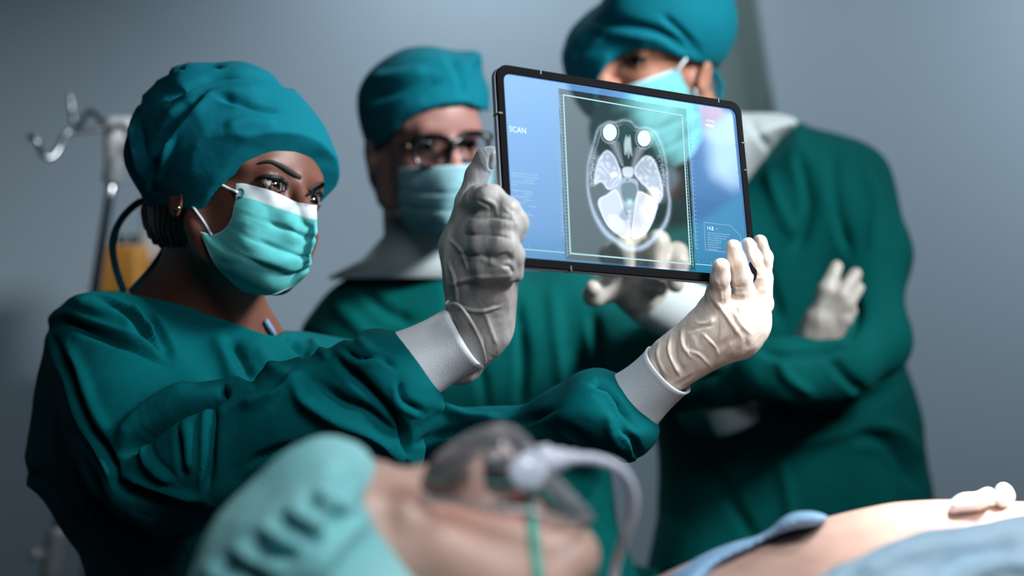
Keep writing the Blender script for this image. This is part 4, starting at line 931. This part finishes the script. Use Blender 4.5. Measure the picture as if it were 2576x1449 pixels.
v.puff([(1850, 440), (1900, 395), (1950, 345), (2000, 303), (2040, 318), (2110, 335), (2170, 358), (2215, 405), (2240, 480), (2258, 600), (2268, 750), (2268, 880), (2292, 960), (2325, 1060), (2332, 1150), (2350, 1260), (2400, 1620), (1665, 1620), (1655, 1300), (1652, 1130), (1640, 1050), (1620, 900), (1620, 700), (1640, 560), (1720, 470)], 2.40, .15, .11, .01)
v.chain([(2150, 460, 2.36, 90), (2190, 650, 2.29, 88), (2195, 850, 2.18, 82)], .04)
v.chain([(2195, 860, 2.18, 88), (2100, 930, 2.10, 85), (1960, 940, 2.06, 78), (1905, 930, 2.06, 66)], .04)
v.chain([(1650, 600, 2.32, 90), (1625, 850, 2.22, 85), (1700, 940, 2.15, 82), (1820, 930, 2.12, 76), (1850, 920, 2.12, 70)], .04)
f3s = [([(2000, 380), (2030, 520), (1990, 640)], 16, -.010, .008), ([(2090, 380), (2100, 520), (2130, 640)], 16, -.008, .006), ([(1930, 420), (1960, 520), (2000, 600)], 16, .008, 0), ([(2180, 420), (2210, 520), (2200, 640)], 14, .006, .003), ([(2110, 700), (2150, 780), (2130, 860)], 14, -.010, .006), ([(1900, 620), (1930, 720), (1960, 820)], 16, -.008, .006),
       ([(1900, 880), (1980, 900), (2100, 885), (2200, 860)], 12, -.010, .004), ([(1960, 900), (1990, 950), (2050, 990)], 14, .007, .003), ([(2080, 900), (2130, 960), (2180, 1000)], 14, -.008, .005), ([(1900, 1020), (2050, 1060), (2200, 1010), (2260, 960)], 16, -.016, .006), ([(1700, 1040), (1800, 1120), (2000, 1110), (2200, 1060)], 18, .008, .004),
       ([(2150, 1110), (2230, 1120), (2300, 1230)], 16, -.010, .008), ([(2200, 1070), (2270, 1090), (2320, 1160)], 16, .009, 0), ([(1780, 1150), (1830, 1260), (1900, 1380)], 18, -.009, .006), ([(1960, 1130), (1990, 1250), (2010, 1400)], 18, .007, .004), ([(1660, 880), (1740, 880), (1850, 860)], 12, -.006, .005)]
vobj('gown', v, m_gown2, m3, 2, f3s, lambda V: .005*wave(V, 20, 81))
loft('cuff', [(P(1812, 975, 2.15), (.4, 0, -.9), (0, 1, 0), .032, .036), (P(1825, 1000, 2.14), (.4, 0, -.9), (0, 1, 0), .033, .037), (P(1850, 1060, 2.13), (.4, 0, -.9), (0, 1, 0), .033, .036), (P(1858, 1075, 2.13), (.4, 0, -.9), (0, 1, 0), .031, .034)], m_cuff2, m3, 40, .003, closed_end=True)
v = Vol((.38, 1.95, 1.27), (.54, 2.15, 1.46), .003)
v.chain([(2040, 870, 2.09, 48), (2065, 810, 2.08, 46)], .02)
v.chain([(2060, 800, 2.08, 30), (2080, 730, 2.07, 23), (2104, 672, 2.08, 17)], .005); v.chain([(2075, 805, 2.075, 30), (2115, 745, 2.065, 22), (2152, 690, 2.08, 17)], .005)
v.chain([(2085, 830, 2.075, 28), (2130, 765, 2.065, 20), (2160, 725, 2.08, 15)], .005); v.chain([(2090, 850, 2.075, 26), (2125, 805, 2.065, 18), (2143, 783, 2.07, 15)], .005)
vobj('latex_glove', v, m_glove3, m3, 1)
lower_body(m3, P(1990, 0, 2.35)[0], 2.35, .90, .40, .27, .16, m_gown2)

# ================================================================= patient on the operating table
pa_ = thing('person', 'patient lying on the operating table in the foreground with bare belly and pale bouffant cap', 'person', (.25, 1.05, .98))
fp = Frame(P(985, 1556, .93), (.22, -.06, .97), (-.97, .02, .2), 1.01)
v = Vol((-.20, .76, .97), (.62, 1.36, 1.30), .0042)
head_prims(v, fp, lids=False)
v.cone(fp(0, -.02, -.05), P(1800, 1740, 1.06), .056, .062, .03)
v.chain([(1640, 1870, 1.09, 300), (1800, 1808, 1.12, 400), (2050, 1692, 1.15, 404), (2350, 1613, 1.18, 404), (2800, 1569, 1.20, 404)], .06, n=(0, 0, 1), fl=1.3)
v.plane((0, 0, .985), (0, 0, 1), .02)
bp_ = vobj('body', v, m_skin, pa_, 2, colors=skin_cols((180, 148, 136), (120, 76, 66), fp, lips=(170, 60, 60)))
bvp = bvh_of(bp_)
v = Vol((-.24, .76, 1.0), (.02, 1.12, 1.31), .0036)
v.ell(fp(0, -.012, .042), (.082, .102, .092), fp.R, .02); v.plane(fp(0, .09, .052), fp(0, .0, .8)-fp(0, .35, .0), .01)
v.puff([(455, 1640), (480, 1480), (505, 1400), (560, 1290), (640, 1210), (710, 1145), (790, 1103), (850, 1100), (900, 1118), (940, 1160), (985, 1250), (1035, 1340), (1085, 1400), (1140, 1455), (1200, 1560), (1210, 1700), (460, 1700)], .935, .135, .12, .01)
fb = []
for k in range(10):
    x, y = 520+k*34, 1430-k*30+(k*k)*.6; fb.append(([(x, y), (x+55, y+38), (x+120, y+62)], 10, .007 if k % 2 == 0 else -.005, 0))
fb += [([(960, 1200), (1010, 1290), (1080, 1380), (1150, 1460)], 16, .004, .003), ([(930, 1210), (960, 1310), (1030, 1400)], 18, -.005, 0), ([(740, 1240), (820, 1210), (900, 1220)], 22, -.004, 0), ([(620, 1420), (760, 1380), (900, 1300)], 24, -.006, .004), ([(800, 1440), (860, 1360), (920, 1300)], 20, .005, 0)]
vobj('bouffant_cap', v, m_bouf, pa_, 2, fb, lambda V: .0025*wave(V, 55, 91)+.0012*wave(V, 140, 92))
# oxygen mask
ox = thing('oxygen_mask', 'clear plastic oxygen mask over the nose and mouth of the lying patient', 'oxygen mask', tuple(P(1280, 1250, .93)))
v = Vol((-.08, .84, 1.20), (.08, 1.02, 1.31), .002)
v.puff([(1062, 1262), (1050, 1215), (1075, 1170), (1110, 1132), (1160, 1098), (1215, 1072), (1268, 1063), (1312, 1082), (1345, 1120), (1385, 1175), (1440, 1235), (1492, 1292), (1470, 1325), (1380, 1315), (1280, 1290), (1150, 1285)], .925, .048, .05, .01)
vobj('mask_shell', v, m_clear, ox, 2, [([(1110, 1200), (1180, 1170), (1260, 1150)], 14, .003, 0), ([(1150, 1120), (1230, 1100), (1290, 1110)], 10, .002, .001), ([(1320, 1140), (1360, 1220), (1440, 1280)], 10, .003, 0)])
tube('rim', crom([P(1064, 1250, .885), P(1130, 1262, .873), P(1230, 1275, .872), P(1330, 1285, .874), P(1430, 1308, .88), P(1488, 1300, .90)], 6, False), .0022, m_clear, ox, 8)
lathe('connector', [(.0095, 0), (.0115, .001), (.0115, .006), (.0085, .008), (.0105, .009), (.0105, .016), (.0075, .019), (.0065, .026), (.0045, .028), (.0045, .034)], P(1322, 1165, .925), P(1450, 1150, .925)-P(1322, 1165, .925), m_milky, ox)
lathe('valve_ring', [(.009, 0), (.012, .001), (.012, .004), (.009, .005)], P(1325, 1190, .90), (.2, -1, .2), m_milky, ox)
tube('oxygen_tube', crom([P(1440, 1152, .925), P(1500, 1155, .93), P(1560, 1180, .94), P(1590, 1230, .95), P(1592, 1290, .96), P(1572, 1350, .97), P(1545, 1440, .99), P(1530, 1560, 1.0)], 8, False), .0034, m_milky, ox, 12)
p_ = crom([(1332, 1240), (1334, 1290), (1338, 1350), (1344, 1410), (1352, 1470)], 6, False)
strip('head_strap', [hit(bvp, x, y, .0018, .90) for x, y in p_], .0075, m_green, ox, .001)
# cloths
def lump(name, poly, D0, T, R, h, m, label, cat, strokes, seed, amp, gx=0, group=None):
    pl = np.array(poly, float); a = P(pl[:, 0].min(), pl[:, 1].max(), D0); b = P(pl[:, 0].max(), pl[:, 1].min(), D0)
    v = Vol((a[0]-.02, D0-T-.02-abs(gx)*.2, a[2]-.02), (b[0]+.02, D0+T+.02+abs(gx)*.2, b[2]+.02), h)
    v.puff(poly, D0, T, R, .01, gx=gx); o = vobj(name, v, m, None, 2, strokes, lambda V: amp*wave(V, 60, seed)+amp*.5*wave(V, 140, seed+1))
    return tag(o, label, cat, group)
lump('patient_gown', [(1600, 1530), (1690, 1440), (1770, 1392), (1850, 1362), (1925, 1338), (1965, 1306), (2000, 1290), (2045, 1288), (2085, 1300), (2060, 1320), (1990, 1334), (1930, 1362), (1870, 1398), (1810, 1445), (1760, 1530)], 1.16, .09, .022, .003, m_sheet,
     'blue patient gown rolled up at the chest above the bare belly', 'gown', [([(1700, 1440), (1800, 1395), (1930, 1350)], 8, -.003, .002)], 101, .001)
lump('drape_sheet', [(1860, 1620), (1960, 1520), (2060, 1445), (2160, 1398), (2280, 1350), (2400, 1316), (2520, 1298), (2680, 1280), (2850, 1275), (2900, 1640)], .99, .05, .06, .004, m_sheet2,
     'pale blue drape sheet in the lower right corner beside the patient', 'sheet', [([(2380, 1449), (2440, 1400), (2560, 1380)], 20, -.007, .004), ([(2150, 1449), (2280, 1390), (2420, 1350)], 20, .006, .004), ([(2450, 1449), (2520, 1420), (2600, 1430)], 16, .005, 0)], 111, .002)
lump('gauze_pad', [(2385, 1296), (2392, 1262), (2420, 1244), (2455, 1242), (2482, 1230), (2500, 1238), (2499, 1262), (2460, 1284), (2415, 1294)], 1.155, .026, .01, .0016, m_gauze,
     'crumpled white gauze on the belly, nearer the chest', 'gauze', None, 121, .0009)
lump('gauze_pad', [(2504, 1272), (2503, 1236), (2509, 1222), (2527, 1215), (2546, 1230), (2552, 1256), (2530, 1276)], 1.17, .022, .01, .0016, m_gauze,
     'small fluffy white gauze tuft at the right edge of the belly', 'gauze', None, 131, .0012)
# operating table
ot = thing('operating_table', 'operating table with a dark padded top under the lying patient', 'operating table', (.45, 1.08, 0))
box('mattress', (-.36, .78, .93), (1.55, 1.40, .985), m_pad, ot, .02); box('table_frame', (-.34, .82, .86), (1.52, 1.36, .93), m_steel, ot, .01)
lathe('column', [(.11, 0), (.11, .5), (.09, .55), (.09, .80)], (.5, 1.09, .08), (0, 0, 1), m_steel, ot); box('base', (.05, .84, .0), (1.05, 1.34, .09), m_plastic, ot, .03)
v = Vol((-.30, .78, .98), (.08, 1.12, 1.07), .006); v.cone((-.20, .84, 1.0), (-.20, 1.04, 1.0), .05, .05, .03, n=(0, 0, 1), fl=1.3); v.cone((-.02, .84, 1.0), (-.02, 1.04, 1.0), .05, .05, .08, n=(0, 0, 1), fl=1.3); v.cone((-.2, .94, 1.0), (-.02, .94, 1.0), .05, .05, .06); v.plane((0, 0, .986), (0, 0, 1))
tag(vobj('head_pillow', v, m_sheet2, None, 2), 'low pale pillow under the head of the lying patient', 'pillow')

# ================================================================= infusion stand, trolley
st = thing('infusion_stand', 'steel infusion stand with curved hooks behind the woman in front', 'infusion stand', (-1.05, 2.6, 0))
DI = 2.6
top = P(291, 400, DI); low = P(238, 735, DI); dr = (low-top)/(top[2]-low[2]); foot = top+dr*(top[2]-.09)
tube('pole', [top+(foot-top)*i/20 for i in range(21)], [.0095]*21, m_steel, st, 16)
sd = unit(top-foot)
lathe('pole_socket', [(.017, 0), (.019, .004), (.018, .05), (.016, .055)], P(282, 462, DI), sd, m_plastic, st)
v = Vol(P(240, 420, DI)-np.array([0, .05, 0]), P(345, 280, DI)+np.array([0, .05, 0]), .0025)
v.cone(P(286, 400, DI), P(286, 318, DI), .017, .017, .01); v.cone(P(286, 318, DI), P(318, 312, DI), .014, .014, .01); v.cone(P(300, 375, DI), P(330, 372, DI-.01), .019, .016, .01)
vobj('hook_head', v, m_white, st)
def rod(name, pts, r=.005): return tube(name, crom([P(*q) for q in pts], 8, False), r, m_steel, st, 10)
rod('hook', [(275, 322, DI), (235, 326, DI-.02), (180, 332, DI-.05), (160, 345, DI-.07), (150, 372, DI-.08), (130, 396, DI-.09), (108, 390, DI-.10), (94, 360, DI-.11), (84, 345, DI-.11), (70, 348, DI-.11)])
rod('hook', [(275, 320, DI), (250, 300, DI+.03), (228, 280, DI+.05), (212, 296, DI+.07), (200, 318, DI+.08), (186, 312, DI+.09), (181, 280, DI+.1), (178, 250, DI+.1), (172, 240, DI+.1)])
rod('hook', [(290, 322, DI), (310, 325, DI+.03), (335, 345, DI+.06), (350, 372, DI+.06), (372, 365, DI+.06), (378, 335, DI+.06)])
rod('hook', [(285, 318, DI), (300, 316, DI-.04), (318, 330, DI-.08), (330, 360, DI-.10), (352, 350, DI-.11), (356, 322, DI-.11)])
cl = foot+(top-foot)*.0; q = P(150, 1345, DI)
zc = CH-(1392-CY)/F*DI; pc = top+dr*(top[2]-zc)
v = Vol(pc-.06, pc+.06, .004); v.cone(pc-sd*.035, pc+sd*.035, .018, .018, .005); v.cone(pc, pc+np.array([-.03, -.01, 0]), .010, .012, .005); vobj('clamp', v, m_plastic, st)
for i in range(5):
    a = 2*math.pi*i/5+.3; d = np.array([math.cos(a), math.sin(a), 0])
    tube('base_leg', [foot, foot+d*.14-np.array([0, 0, .02]), foot+d*.27-np.array([0, 0, .035])], [.013, .011, .009], m_steel, st, 10)
    c = foot+d*.27; c[2] = .025; lathe('caster', [(.012, -.010), (.025, -.008), (.025, .008), (.012, .010)], c, np.array([-d[1], d[0], 0]), m_dark, st, 20)
DTr = 2.85
a = P(255, 765, DTr); b = P(470, 765, DTr)
trl = thing('equipment_trolley', 'white equipment trolley mostly hidden behind the woman in front', 'trolley', ((a[0]+b[0])/2, DTr+.1, 0))
box('cabinet', (a[0]-.02, DTr-.08, .10), (b[0], DTr+.3, a[2]-.02), m_white, trl, .01); box('top', (a[0]-.03, DTr-.1, a[2]-.02), (b[0]+.01, DTr+.32, a[2]), m_plastic, trl, .005)
for x in (a[0]+.03, b[0]-.04):
    for y in (DTr-.03, DTr+.25): lathe('caster', [(.015, -.012), (.05, -.010), (.05, .010), (.015, .012)], (x, y, .05), (1, 0, 0), m_dark, trl, 20)
am = thing('amber_container', 'amber yellow container with two dark caps beside the infusion stand', 'container', tuple(P(310, 765, DTr-.02)))
A0 = P(262, 765, DTr); A1 = P(360, 618, DTr)
box('body', (A0[0], DTr-.05, A0[2]), (A1[0], DTr+.06, A1[2]), m_amber, am, .008)
for px_ in (306, 337): lathe('cap', [(.007, 0), (.009, .001), (.009, .020), (.006, .022)], P(px_, 617, DTr), (0, 0, 1), m_dark, am, 20)
mo = thing('monitor_unit', 'white monitor unit with a red knob between the woman and the amber container', 'monitor', tuple(P(395, 765, DTr+.1)))
A0 = P(366, 765, DTr+.1); A1 = P(462, 485, DTr+.1)
box('housing', (A0[0], DTr+.05, A0[2]), (A1[0], DTr+.17, A1[2]), m_white, mo, .012); lathe('knob', [(.02, 0), (.022, .004), (.016, .02)], P(418, 660, DTr+.05), (0, -1, 0), m_red, mo, 20)
